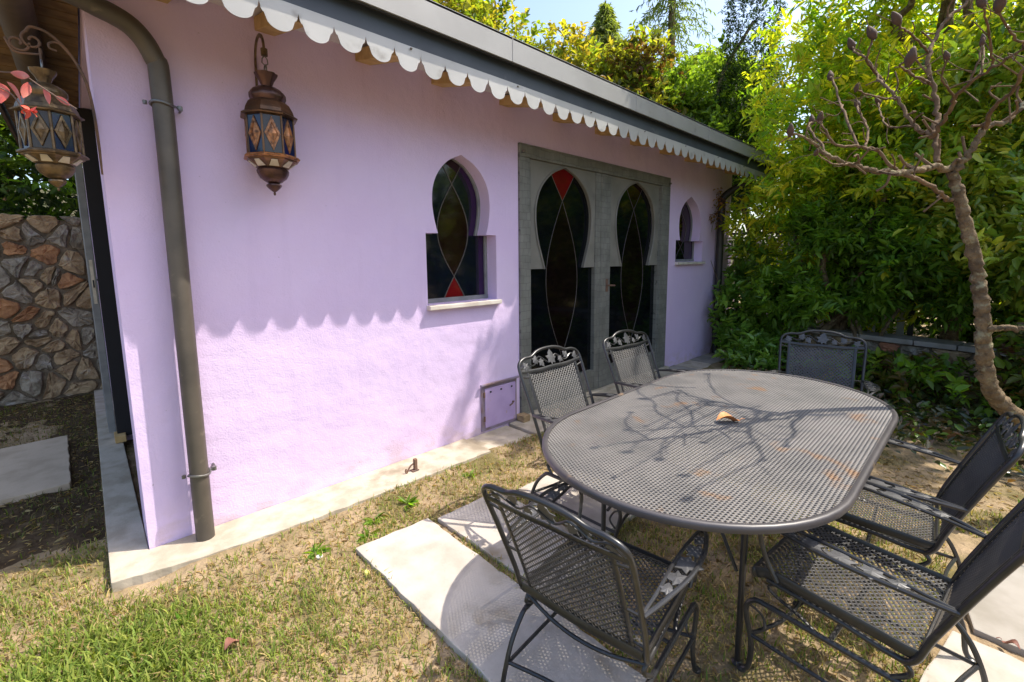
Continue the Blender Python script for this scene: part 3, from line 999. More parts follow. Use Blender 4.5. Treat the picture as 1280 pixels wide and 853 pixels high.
# ------------------------------------------------------------------ lanterns
def lantern(name, label, loc, sr=1.0, sz=1.0, body='copper', trim='copper_bright', ledge='lamp_orange', dark='bronze_dark', panes=('lamp_blue', 'lamp_smoke'), ph=0.2):
    """eight-sided pierced metal lantern; origin at its lower tip"""
    t = tag(empty(name, loc), label, 'lantern', 'moorish metal lanterns on the house')

    def P(prof):
        return [(r * sr, z * sz) for r, z in prof]
    MB().lathe(P([(0.002, 0.0), (0.006, 0.006), (0.005, 0.018), (0.012, 0.022), (0.030, 0.040), (0.036, 0.050), (0.034, 0.058), (0.020, 0.064)]), 20, lobes=10, la=0.10).build('finial', dark, t, smooth=True)
    MB().lathe(P([(0.020, 0.060), (0.040, 0.070), (0.064, 0.090), (0.075, 0.112), (0.078, 0.128), (0.070, 0.138)]), 32, lobes=12, la=0.07).build('bowl', dark, t, smooth=True)
    MB().lathe(P([(0.070, 0.136), (0.082, 0.140), (0.112, 0.164), (0.130, 0.176), (0.132, 0.182)]), 8, ph=ph).build('skirt', body, t)
    MB().lathe(P([(0.128, 0.181), (0.146, 0.184), (0.148, 0.190), (0.138, 0.200), (0.120, 0.206)]), 8, ph=ph).build('lower_ledge', trim, t)
    MB().lathe(P([(0.100, 0.205), (0.100, 0.395)]), 8, ph=ph).build('core', 'lamp_smoke', t)
    MB().lathe(P([(0.124, 0.392), (0.147, 0.396), (0.149, 0.402), (0.130, 0.414), (0.125, 0.432), (0.118, 0.446), (0.108, 0.464), (0.092, 0.478), (0.075, 0.484)]), 8, ph=ph).build('upper_ledge', body, t)
    MB().lathe(P([(0.076, 0.480), (0.086, 0.498), (0.086, 0.516), (0.074, 0.534), (0.050, 0.550), (0.026, 0.558)]), 32, lobes=10, la=0.08).build('dome', dark, t, smooth=True)
    MB().lathe(P([(0.024, 0.554), (0.026, 0.566), (0.034, 0.586), (0.050, 0.612), (0.053, 0.622), (0.044, 0.622), (0.026, 0.596)]), 24, lobes=8, la=0.13).build('crown', dark, t, smooth=True)
    MB().tube([(0, 0.018 * math.cos(a), 0.642 * sz + 0.024 * math.sin(a)) for a in np.linspace(0, 2 * math.pi, 19)[:-1]], 0.0035, 6, closed=True).build('ring', 'bracket_metal', t, smooth=True)
    ra = 0.114 * sr
    wv = ra * 2 * math.tan(math.pi / 8)
    z0, z1 = 0.206 * sz, 0.392 * sz
    zm = (z0 + z1) / 2
    for k in range(8):
        a = 2 * math.pi * (k + 0.5) / 8 + ph
        nx, ny, tx, ty = math.cos(a), math.sin(a), -math.sin(a), math.cos(a)

        def F(u, z, d=0.0):
            return (nx * (ra * 0.985 + d) + tx * u, ny * (ra * 0.985 + d) + ty * u, z)
        hwid = wv / 2 * 0.93
        pn = MB().prism([(-hwid, z0), (hwid, z0), (hwid, z1), (-hwid, z1)], lambda u, z: F(u, z, 0.0), lambda u, z: F(u, z, -0.004)).build('pane', panes[k % 2], t)
        dm = MB()
        dh, dw = (z1 - z0) * 0.47, hwid * 0.90
        vs = []
        for s, d in ((1.0, 0.001), (0.96, 0.006), (0.66, 0.007), (0.60, 0.003)):
            vs += [F(0, zm + dh * s, d), F(dw * s, zm, d), F(0, zm - dh * s, d), F(-dw * s, zm, d)]
        vs.append(F(0, zm, 0.011))
        fs = [(4 * l + i, 4 * l + (i + 1) % 4, 4 * l + 4 + (i + 1) % 4, 4 * l + 4 + i) for l in range(3) for i in range(4)] + [(12 + i, 12 + (i + 1) % 4, 16) for i in range(4)]
        dm.add(vs, fs).build('diamond', trim, pn)
        a2 = 2 * math.pi * k / 8 + ph
        rr = ra / math.cos(math.pi / 8)
        MB().tube([(rr * math.cos(a2), rr * math.sin(a2), z0 - 0.004), (rr * math.cos(a2), rr * math.sin(a2), z1 + 0.006)], 0.0055, 6).build('corner_bar', body, t)
        # coloured plates on the skirt and on the ledge
        rs0, rs1 = 0.086 * sr * math.cos(math.pi / 8), 0.124 * sr * math.cos(math.pi / 8)
        q0, q1 = rs0 * math.tan(math.pi / 8) * 0.75, rs1 * math.tan(math.pi / 8) * 0.75

        def G(rad, u, z):
            return (nx * rad + tx * u, ny * rad + ty * u, z)
        sk = [G(rs0 + 0.004, -q0, 0.143 * sz), G(rs0 + 0.004, q0, 0.143 * sz), G(rs1 + 0.004, q1 * 0.4, 0.170 * sz), G(rs1 + 0.004, -q1 * 0.4, 0.170 * sz)]
        sk2 = [(x * 0.97, y * 0.97, z + 0.002) for x, y, z in sk]
        MB().add(sk + sk2, [(0, 1, 2, 3), (7, 6, 5, 4), (0, 4, 5, 1), (1, 5, 6, 2), (2, 6, 7, 3), (3, 7, 4, 0)]).build('skirt_plate', 'lamp_cream', t)
        rl = 0.147 * sr * math.cos(math.pi / 8)
        q = rl * math.tan(math.pi / 8) * 0.86
        lp = [G(rl + 0.001, -q, 0.1875 * sz), G(rl + 0.001, q, 0.1875 * sz), G(rl - 0.006, q * 0.97, 0.1985 * sz), G(rl - 0.006, -q * 0.97, 0.1985 * sz)]
        lp2 = [(x * 0.96, y * 0.96, z) for x, y, z in lp]
        MB().add(lp + lp2, [(0, 1, 2, 3), (7, 6, 5, 4), (0, 4, 5, 1), (1, 5, 6, 2), (2, 6, 7, 3), (3, 7, 4, 0)]).build('ledge_plate', ledge, t)
    return t


l1 = lantern('wall_lantern', 'copper and blue glass lantern hanging on the lilac front wall between downpipe and window', (0.672, -0.175, 1.845), 0.94, 0.985)
hk = MB().tube(catmull([(0, 0.172, 0.56), (0, 0.165, 0.66), (0, 0.155, 0.74), (0, 0.125, 0.80), (0, 0.075, 0.822), (0, 0.025, 0.80), (0, 0.003, 0.76), (0, 0.0, 0.725)], 6), 0.011, 8, ry=0.006, flat_axis=(1, 0, 0))
hk.tube([(0, 0.0, 0.735), (0, 0, 0.70)], 0.016, 8).box(-0.018, 0.018, 0.160, 0.178, 0.50, 0.58)
hk.build('wall_hook', 'brass_old', l1, smooth=True)
MB().tube([(0.0, 0.0, 0.70), (0.012, 0, 0.685), (0.014, 0, 0.665), (0.0, 0, 0.652), (-0.014, 0, 0.665), (-0.012, 0, 0.685)], 0.003, 6, closed=True).build('chain_link', 'bracket_metal', l1, smooth=True)

l2 = lantern('corner_lantern', 'old brass lantern hanging from a scrolled bracket under the side eaves', (-0.152, -0.105, 1.80), 0.74, 0.77, body='brass_old', trim='brass_old',
             ledge='brass_old', dark='brass_old', panes=('lamp_blue', 'lamp_smoke'), ph=0.05)
sc = MB()


def spiral(c, r0, r1, a0, a1, n=26):
    return [(c[0] + (r0 + (r1 - r0) * i / n) * math.cos(a0 + (a1 - a0) * i / n), c[1], c[2] + (r0 + (r1 - r0) * i / n) * math.sin(a0 + (a1 - a0) * i / n)) for i in range(n + 1)]


sc.tube(catmull([(0.150, 0.112, 0.10), (0.148, 0.10, 0.24), (0.142, 0.06, 0.38), (0.125, 0.03, 0.49), (0.085, 0.02, 0.58), (0.035, 0.02, 0.635), (-0.015, 0.02, 0.648), (-0.035, 0.02, 0.625)], 6), 0.0055, 6)
sc.tube(spiral((-0.018, 0.02, 0.595), 0.035, 0.008, 1.9, 9.5), 0.0048, 6)
sc.tube(spiral((-0.062, 0.02, 0.575), 0.034, 0.008, 0.2, -7.0), 0.0048, 6)
sc.tube(catmull([(0.10, 0.02, 0.555), (0.06, 0.02, 0.605), (0.03, 0.02, 0.60), (0.03, 0.02, 0.58), (0.05, 0.02, 0.575)], 5), 0.0042, 6)
sc.tube(catmull([(-0.095, 0.02, 0.585), (-0.075, 0.02, 0.54), (-0.03, 0.015, 0.54), (0.0, 0.005, 0.545), (0.0, 0.0, 0.565)], 5), 0.0045, 6)
sc.tube([(0, 0, 0.50), (0, 0.0, 0.555)], 0.004, 6)
sc.build('scroll_bracket', 'rust', l2, smooth=True)


# ------------------------------------------------------------------ expanded metal
def expanded(region, fn, x0, x1, y0, y1, LW, SW, hole=0.62, tilt=0.0016, depth=0.0016):
    """diamond lattice of expanded metal over the cells whose centre is in region(x, y); fn maps (x, y, h) to 3-D"""
    nx, ny = int((x1 - x0) / LW) + 2, int((y1 - y0) / (SW / 2)) + 2
    i, j = np.meshgrid(np.arange(nx), np.arange(ny))
    cx = (x0 + (i + 0.5 * (j % 2)) * LW).ravel()
    cy = (y0 + j * SW / 2).ravel()
    k = region(cx, cy)
    cx, cy = cx[k], cy[k]
    ox = np.array([1, 0, -1, 0]) * LW / 2
    oy = np.array([0, 1, 0, -1]) * SW / 2
    X = np.concatenate([cx[:, None] + ox, cx[:, None] + ox * hole, cx[:, None] + ox * hole], 1)
    Y = np.concatenate([cy[:, None] + oy, cy[:, None] + oy * hole, cy[:, None] + oy * hole], 1)
    til = np.tile([0, tilt, 0, -tilt], (len(cx), 1))
    Hh = np.concatenate([np.zeros((len(cx), 4)), til, til - depth], 1)
    V = fn(X.ravel(), Y.ravel(), Hh.ravel())
    b = np.arange(len(cx))[:, None] * 12
    Q = np.concatenate([b + np.array([[q + 4 * l, (q + 1) % 4 + 4 * l, 4 + (q + 1) % 4 + 4 * l, 4 + q + 4 * l]]) for l in range(2) for q in range(4)], 0)
    return V, Q


# ------------------------------------------------------------------ table
TC, TZ = (2.125, -2.02), 0.72
HA, HB = 1.075, 0.583
tb = tag(empty('garden_table', (TC[0], TC[1], 0)), 'long oval patio table with rusty expanded metal top and dark rim', 'table')


def stad(r, n=28):
    out = []
    e = HA - HB
    for k in range(n + 1):
        a = -math.pi / 2 + math.pi * k / n
        out.append((e + (HB + r) * math.cos(a), (HB + r) * math.sin(a)))
    for k in range(n + 1):
        a = math.pi / 2 + math.pi * k / n
        out.append((-e + (HB + r) * math.cos(a), (HB + r) * math.sin(a)))
    return out


e_ = HA - HB
V, Q = expanded(lambda y, x: (np.maximum(np.abs(x) - e_, 0) ** 2 + y ** 2) < (HB - 0.012) ** 2, lambda y, x, h: np.stack([x, y, TZ - 0.004 + h + 0.003 * np.sin(x * 3)], 1),
                -HB, HB, -HA, HA, 0.027, 0.0155, 0.55, 0.0020, 0.0050)
raw_mesh('mesh_top', V, Q, None, 'table_mesh', tb)
rim = MB()
ring_o = stad(0.0)
prof = [(-0.030, -0.006), (-0.028, 0.001), (-0.016, 0.0055), (-0.004, 0.004), (0.003, -0.004), (0.004, -0.020), (0.001, -0.030), (-0.006, -0.030), (-0.008, -0.012), (-0.026, -0.012)]
rings = [stad(o) for o, _ in prof]
nn = len(rings[0])
prof = [(o * 0.72, z * 0.72) for o, z in prof]
rings = [stad(o) for o, _ in prof]
vs = [(p[0], p[1], TZ + prof[i][1]) for i, rg in enumerate(rings) for p in rg]
fs = [(i * nn + j, i * nn + (j + 1) % nn, ((i + 1) % len(prof)) * nn + (j + 1) % nn, ((i + 1) % len(prof)) * nn + j) for i in range(len(prof)) for j in range(nn)]
rim.add(vs, fs).build('rim', 'table_rim', tb, smooth=True, angle=50)
for s in (-1, 1):
    MB().tube([(s * 0.30, -HB + 0.02, TZ - 0.022), (s * 0.30, HB - 0.02, TZ - 0.022)], 0.010, 8).build('cross_bar', 'iron', tb, smooth=True)
    MB().tube([(-e_ - 0.3, s * 0.30, TZ - 0.024), (e_ + 0.3, s * 0.30, TZ - 0.024)], 0.009, 8).build('cross_bar', 'iron', tb, smooth=True)
for sx in (-1, 1):
    for sy in (-1, 1):
        x, y = sx * 0.615, sy * 0.30
        lg = MB().tube(catmull([(x, y, TZ - 0.02), (x, y, 0.4), (x, y, 0.012)], 4), [0.0125, 0.0125, 0.012, 0.012, 0.0115, 0.011, 0.011, 0.011, 0.0105], 10)
        lg.lathe([(0.020, 0.0), (0.021, 0.006), (0.012, 0.014)], 10, (x, y, 0.0)).build('leg', 'iron', tb, smooth=True)
        MB().tube(catmull([(x, y - sy * 0.02, 0.36), (x - sx * 0.03, y - sy * 0.10, 0.50), (x - sx * 0.10, y - sy * 0.16, 0.62), (x - sx * 0.16, y - sy * 0.17, TZ - 0.02)], 4), 0.007, 7).build('brace', 'iron', tb, smooth=True)

# dry leaf on the table
def curled_leaf(name, loc, rz, L, W, material, label, cat='leaf'):
    mb = MB()
    n = 7
    up_, dn = [], []
    for i in range(n + 1):
        t = i / n
        wv = W * math.sin(math.pi * min(1, t * 0.96 + 0.02)) ** 0.8
        zc = 0.012 * math.sin(t * 5.0) + 0.006
        for s in (-1, 0, 1):
            up_.append((L * (t - 0.5), s * wv / 2, max(0.001, zc + abs(s) * wv * 0.35)))
    vs = up_ + [(x, y, z + 0.0012) for x, y, z in up_]
    k = len(up_)
    fs = []
    for i in range(n):
        for j in range(2):
            a = i * 3 + j
            fs += [(a, a + 1, a + 4, a + 3), (k + a + 3, k + a + 4, k + a + 1, k + a)]
    mb.add(vs, fs)
    mb.tube([(L * 0.5, 0, 0.008), (L * 0.62, 0.003, 0.012), (L * 0.75, 0.01, 0.006)], 0.0015, 5)
    o = mb.build(name, material, smooth=True, angle=80)
    o.location = loc
    o.rotation_euler = (0, 0, rz)
    return tag(o, label, cat)


curled_leaf('fallen_leaf', (2.04, -2.05, TZ + 0.0015), -0.7, 0.115, 0.062, 'dry_leaf', 'curled orange dry leaf lying on the table top')
curled_leaf('fallen_leaf', (0.171, -0.932, 0.012), 0.4, 0.06, 0.045, 'brown_leaf', 'reddish brown dead leaf on the grass beside the house corner')
curled_leaf('fallen_leaf', (2.30, -3.02, 0.022), 1.2, 0.05, 0.03, 'brown_leaf', 'brown dead leaf on the stone under the tree-side armchairs')
for i, (x, y, mt, lb) in enumerate(((0.62, -0.62, 'pale_chip', 'small pale stone chip on bare soil before the lilac wall'), (0.74, -0.90, 'yellow_chip', 'small yellowish chip in the grass left of the long slab'))):
    ch = MB()
    poly = [(0.017 * math.cos(a) * (1 + 0.25 * math.sin(3 * a + i)), 0.012 * math.sin(a)) for a in np.linspace(0, 2 * math.pi, 9)[:-1]]
    o = ch.prism(poly, lambda a, b: (a, b, 0.010), lambda a, b: (a * 1.15, b * 1.15, 0.0)).build('stone_chip', mt, bevel=0.002)
    o.location = (x, y, float(gz(x, y)) + 0.006)
    o.rotation_euler = (0.2, 0.1, i * 1.3)
    tag(o, lb, 'chip')


# ------------------------------------------------------------------ wrought iron armchairs
LEAF = [(0.0, -0.5), (0.10, -0.30), (0.34, -0.36), (0.30, -0.12), (0.50, 0.06), (0.26, 0.12), (0.22, 0.30), (0.0, 0.55), (-0.22, 0.30), (-0.26, 0.12), (-0.50, 0.06), (-0.30, -0.12), (-0.34, -0.36), (-0.10, -0.30)]


def iron_leaf(mb, place, u, v, s, ang, th=0.0018):
    ca, sa = math.cos(ang), math.sin(ang)
    pl = [(u + s * (a * ca - b * sa), v + s * (a * sa + b * ca)) for a, b in LEAF]
    c0 = place(u, v, th * 2.6)
    k = len(pl)
    fr = [place(a, b, th) for a, b in pl]
    bk = [place(a, b, -th) for a, b in pl]
    fs = [(i, (i + 1) % k, 2 * k) for i in range(k)] + [(k + (i + 1) % k, k + i, 2 * k + 1) for i in range(k)] + [(i, i + k, (i + 1) % k + k, (i + 1) % k) for i in range(k)]
    mb.add(fr + bk + [c0, place(u, v, -th)], fs)


def back_y(z):
    return -0.205 - (z - 0.40) * 0.36 - 0.10 * (z - 0.40) ** 2


def make_chair():
    t = empty('iron_armchair')
    hwd = 0.262
    # outer back loop, running forward under the seat
    loop = []
    for s in (-1, 1):
        side = [(s * 0.225, 0.205, 0.392), (s * 0.232, 0.0, 0.385), (s * 0.238, -0.15, 0.372), (s * 0.246, -0.205, 0.392), (s * 0.254, back_y(0.5), 0.5), (s * hwd, back_y(0.7), 0.70),
                (s * (hwd + 0.004), back_y(0.83), 0.83), (s * (hwd - 0.012), back_y(0.872), 0.872), (s * (hwd - 0.055), back_y(0.890), 0.890)]
        loop.append(side)
    top = [(-0.15, back_y(0.893), 0.893), (-0.10, back_y(0.912), 0.912), (-0.04, back_y(0.922), 0.922), (0.04, back_y(0.922), 0.922), (0.10, back_y(0.912), 0.912), (0.15, back_y(0.893), 0.893)]
    MB().tube(catmull(loop[0] + top + loop[1][::-1], 6), 0.0095, 10).build('back_frame', 'iron', t, smooth=True)
    # inner panel frame, flat bar
    iw, zl, zh = 0.208, 0.425, 0.815
    bars = MB()
    for s in (-1, 1):
        bars.tube([(s * (iw - 0.008 + 0.008 * (z - zl) / (zh - zl)), back_y(z), z) for z in np.linspace(zl - 0.01, zh, 7)], 0.010, 8, ry=0.004, flat_axis=(0, 1, 0.3))
        bars.tube([(s * iw, back_y(0.79), 0.79), (s * hwd, back_y(0.80), 0.80)], 0.005, 6)
        bars.tube([(s * (iw - 0.004), back_y(0.60), 0.60), (s * (hwd - 0.004), back_y(0.60), 0.60)], 0.005, 6)
        bars.tube([(s * (iw - 0.006), back_y(0.45), 0.45), (s * (hwd - 0.01), back_y(0.45), 0.45)], 0.005, 6)
    bars.tube(catmull([(-0.258, back_y(0.825), 0.825), (-0.12, back_y(0.816), 0.816), (0, back_y(0.818), 0.818), (0.12, back_y(0.816), 0.816), (0.258, back_y(0.825), 0.825)], 5), 0.0115, 8, ry=0.005, flat_axis=(0, 1, 0.3))
    bars.tube([(x, back_y(zl), zl) for x in np.linspace(-iw, iw, 5)], 0.009, 8, ry=0.004, flat_axis=(0, 1, 0.3))
    bars.build('panel_frame', 'iron', t, smooth=True)
    V, Q = expanded(lambda x, z: (np.abs(x) < iw - 0.008) & (z > zl) & (z < zh), lambda x, z, h: np.stack([x, back_y(z) + h - 0.012 * np.cos(x / iw * 1.4), z], 1), -iw, iw, zl, zh, 0.0225, 0.0225, 0.62, 0.002)
    raw_mesh('back_mesh', V, Q, None, 'iron_mesh', t)
    # vine of leaves in the crest
    vn = MB()
    vn.tube(catmull([(-0.25, back_y(0.838), 0.838), (-0.19, back_y(0.865), 0.865), (-0.12, back_y(0.84), 0.84), (-0.05, back_y(0.88), 0.88), (0.02, back_y(0.845), 0.845), (0.09, back_y(0.885), 0.885), (0.15, back_y(0.845), 0.845),
                     (0.21, back_y(0.866), 0.866), (0.25, back_y(0.838), 0.838)], 5), 0.0042, 6)
    vine = vn.build('vine', 'iron', t, smooth=True)
    for u, v, s, a in ((-0.215, 0.852, 0.050, 0.6), (-0.135, 0.866, 0.052, -0.7), (-0.005, 0.869, 0.085, 0.15), (0.085, 0.853, 0.05, 2.6), (0.128, 0.872, 0.052, 0.4), (0.215, 0.850, 0.052, -0.5), (-0.078, 0.850, 0.042, 2.2)):
        lf = MB()
        iron_leaf(lf, lambda x, z, h: (x, back_y(z) + 0.004 + h, z), u, v, s, a)
        lf.build('iron_leaf', 'iron_leaf', vine)
    # seat: mesh with a rolled front, tube frame
    sw_ = 0.236

    def seat(x, y, h):
        z = 0.412 + 0.02 * np.clip((y + 0.2) / 0.4, 0, 1) + h - 0.012 * np.cos(np.clip(x / sw_, -1, 1) * 1.5) * np.clip((0.2 - y) / 0.1, 0, 1)
        dr = np.clip((y - 0.17) / 0.09, 0, 1.2)
        z = z - 0.035 * dr ** 2
        return np.stack([x, y, z], 1)
    V, Q = expanded(lambda x, y: (np.abs(x) < sw_ - 0.008 - 0.03 * np.clip((y - 0.22) / 0.03, 0, 1)) & (y > -0.205) & (y < 0.25), seat, -sw_, sw_, -0.21, 0.25, 0.0270, 0.0190, 0.62, 0.002)
    raw_mesh('seat_mesh', V, Q, None, 'iron_mesh', t)
    yy = [-0.205, -0.10, 0.0, 0.10, 0.17, 0.21, 0.238]
    lft = [tuple(seat(np.array([-sw_]), np.array([q]), np.array([-0.004]))[0]) for q in yy]
    rgt = [(-x, y, z) for x, y, z in lft]
    frontl = [(-sw_ + 0.02, 0.252, lft[-1][2] - 0.006), (0, 0.256, lft[-1][2] - 0.008), (sw_ - 0.02, 0.252, lft[-1][2] - 0.006)]
    backl = [(sw_ - 0.03, -0.215, 0.408), (0, -0.217, 0.40), (-sw_ + 0.03, -0.215, 0.408)]
    MB().tube(catmull(lft + frontl + rgt[::-1] + backl, 4, closed=True), 0.008, 8, closed=True, ry=0.019, flat_axis=(0, 0, 1)).build('seat_frame', 'iron', t, smooth=True)
    # arms: two bars spread like a leaf, ornament between them
    for s in (-1, 1):
        am = MB()
        y0, yb = back_y(0.605), 0.17
        outer = [(s * (hwd + 0.002), y0, 0.605), (s * 0.292, -0.20, 0.618), (s * 0.322, -0.06, 0.632), (s * 0.322, 0.06, 0.640), (s * 0.296, 0.165, 0.640), (s * 0.268, 0.215, 0.622), (s * 0.258, 0.228, 0.58), (s * 0.252, 0.205, 0.49), (s * 0.246, 0.165, 0.415)]
        inner = [(s * (hwd - 0.004), y0 + 0.01, 0.607), (s * 0.262, -0.18, 0.620), (s * 0.258, -0.05, 0.634), (s * 0.260, 0.06, 0.642), (s * 0.266, 0.15, 0.644), (s * 0.262, 0.205, 0.622), (s * 0.255, 0.215, 0.585)]
        am.tube(catmull(outer, 6), 0.0078, 8)
        am.tube(catmull(inner, 6), 0.0062, 8)
        arm = am.build('armrest', 'iron', t, smooth=True)
        for yv, sz, an in ((-0.16, 0.044, 0.2), (-0.10, 0.062, 1.7), (-0.02, 0.078, -1.4), (0.06, 0.068, 1.3), (0.125, 0.048, 2.9)):
            lf = MB()
            sz *= 1.2
            xc = s * (0.277 + 0.016 * math.cos((yv + 0.0) * 7))
            iron_leaf(lf, lambda x, q, h: (x, q, 0.634 + 0.05 * q + h), xc, yv, sz, an)
            lf.build('iron_leaf', 'iron_leaf', arm)
    # base: cabriole legs, side rails, stretchers, spring bars
    bx = 0.245
    for s in (-1, 1):
        fl = catmull([(s * (bx + 0.012), 0.262, 0.004), (s * (bx + 0.008), 0.240, 0.035), (s * bx, 0.238, 0.12), (s * bx, 0.258, 0.21), (s * bx, 0.262, 0.265), (s * bx, 0.232, 0.302), (s * bx, 0.185, 0.306)], 6)
        MB().tube(fl, 0.0095, 8).lathe([(0.010, -0.002), (0.017, 0.0), (0.016, 0.008), (0.008, 0.012)], 10, (s * (bx + 0.012), 0.262, 0.002)).build('leg', 'iron', t, smooth=True)
        rl = catmull([(s * (bx + 0.012), -0.345, 0.004), (s * (bx + 0.008), -0.328, 0.035), (s * bx, -0.315, 0.12), (s * bx, -0.275, 0.215), (s * bx, -0.215, 0.285), (s * bx, -0.185, 0.300)], 6)
        MB().tube(rl, 0.0095, 8).lathe([(0.010, -0.002), (0.017, 0.0), (0.016, 0.008), (0.008, 0.012)], 10, (s * (bx + 0.012), -0.345, 0.002)).build('leg', 'iron', t, smooth=True)
        MB().tube([(s * bx, 0.19, 0.306), (s * bx, 0.0, 0.303), (s * bx, -0.19, 0.299)], 0.010, 8).build('side_rail', 'iron', t, smooth=True)
        MB().tube([(s * bx, 0.240, 0.155), (s * (bx - 0.004), 0.0, 0.150), (s * bx, -0.302, 0.145)], 0.0075, 8).build('stretcher', 'iron', t, smooth=True)
        MB().tube(catmull([(s * (bx - 0.004), 0.254, 0.27), (s * (bx - 0.02), 0.215, 0.24), (s * (bx - 0.01), 0.20, 0.20), (s * (bx - 0.004), 0.236, 0.17)], 5), 0.005, 6).build('scroll', 'iron', t, smooth=True)
        # coil-like spring bar from side rail to seat
        MB().tube(catmull([(s * bx, 0.03, 0.303), (s * (bx - 0.02), 0.10, 0.322), (s * (bx - 0.03), 0.17, 0.335), (s * (bx - 0.03), 0.205, 0.360), (s * (bx - 0.03), 0.16, 0.385), (s * (bx - 0.025), 0.06, 0.392), (s * (bx - 0.02), -0.05, 0.395)], 5), 0.008, 8, ry=0.004, flat_axis=(0, 0, 1)).build('spring', 'iron', t, smooth=True)
        MB().tube(catmull([(s * (bx - 0.01), -0.175, 0.375), (s * (bx - 0.01), -0.20, 0.34), (s * bx, -0.16, 0.303)], 5), 0.008, 8).build('rear_link', 'iron', t, smooth=True)
    MB().tube(catmull([(-bx, -0.300, 0.150), (-0.1, -0.27, 0.152), (0, -0.262, 0.155), (0.1, -0.27, 0.152), (bx, -0.300, 0.150)], 5), 0.0075, 8).build('stretcher', 'iron', t, smooth=True)
    MB().tube(catmull([(-bx, 0.243, 0.155), (-0.1, 0.20, 0.155), (0, 0.19, 0.155), (0.1, 0.20, 0.155), (bx, 0.243, 0.155)], 5), 0.0075, 8).build('stretcher', 'iron', t, smooth=True)
    MB().tube([(-bx, 0.0, 0.303), (bx, 0.0, 0.303)], 0.008, 8).build('cross_rail', 'iron', t, smooth=True)
    MB().tube(catmull([(-0.238, -0.19, 0.362), (-0.12, -0.205, 0.335), (0, -0.21, 0.325), (0.12, -0.205, 0.335), (0.238, -0.19, 0.362)], 5), 0.0075, 8).build('cross_rail', 'iron', t, smooth=True)
    return t


chair0 = make_chair()
CH = [  # x, y, facing (deg, 0 = +Y), scale, label
    (1.09, -2.03, -84, 0.91, 'black iron mesh armchair at the table end, its rear feet on the long pale slab'),
    (1.885, -1.46, 180, 1.02, 'black iron mesh armchair on the wall side of the table, beside the small wall hatch'),
    (2.80, -1.39, 176, 1.02, 'black iron mesh armchair on the wall side of the table, before the double door'),
    (3.53, -2.09, 101, 1.0, 'black iron mesh armchair in shade at the table end beside the bushes'),
    (2.33, -2.58, 3, 0.94, 'black iron mesh armchair on the shrub side, its back to the bare tree trunk'),
    (1.69, -2.62, -6, 0.95, 'black iron mesh armchair on sandy stone, next to the one backing onto the bare tree')]
for i, (x, y, rz, s, lb) in enumerate(CH):
    c = chair0 if i == 0 else copy_tree(chair0)
    c.location = (x, y, 0.019 if i in (0, 1, 4, 5) else 0.0)
    c.rotation_euler = (0, 0, R(rz))
    c.scale = (s, s, s)
    tag(c, lb, 'armchair', 'iron armchairs round the garden table')


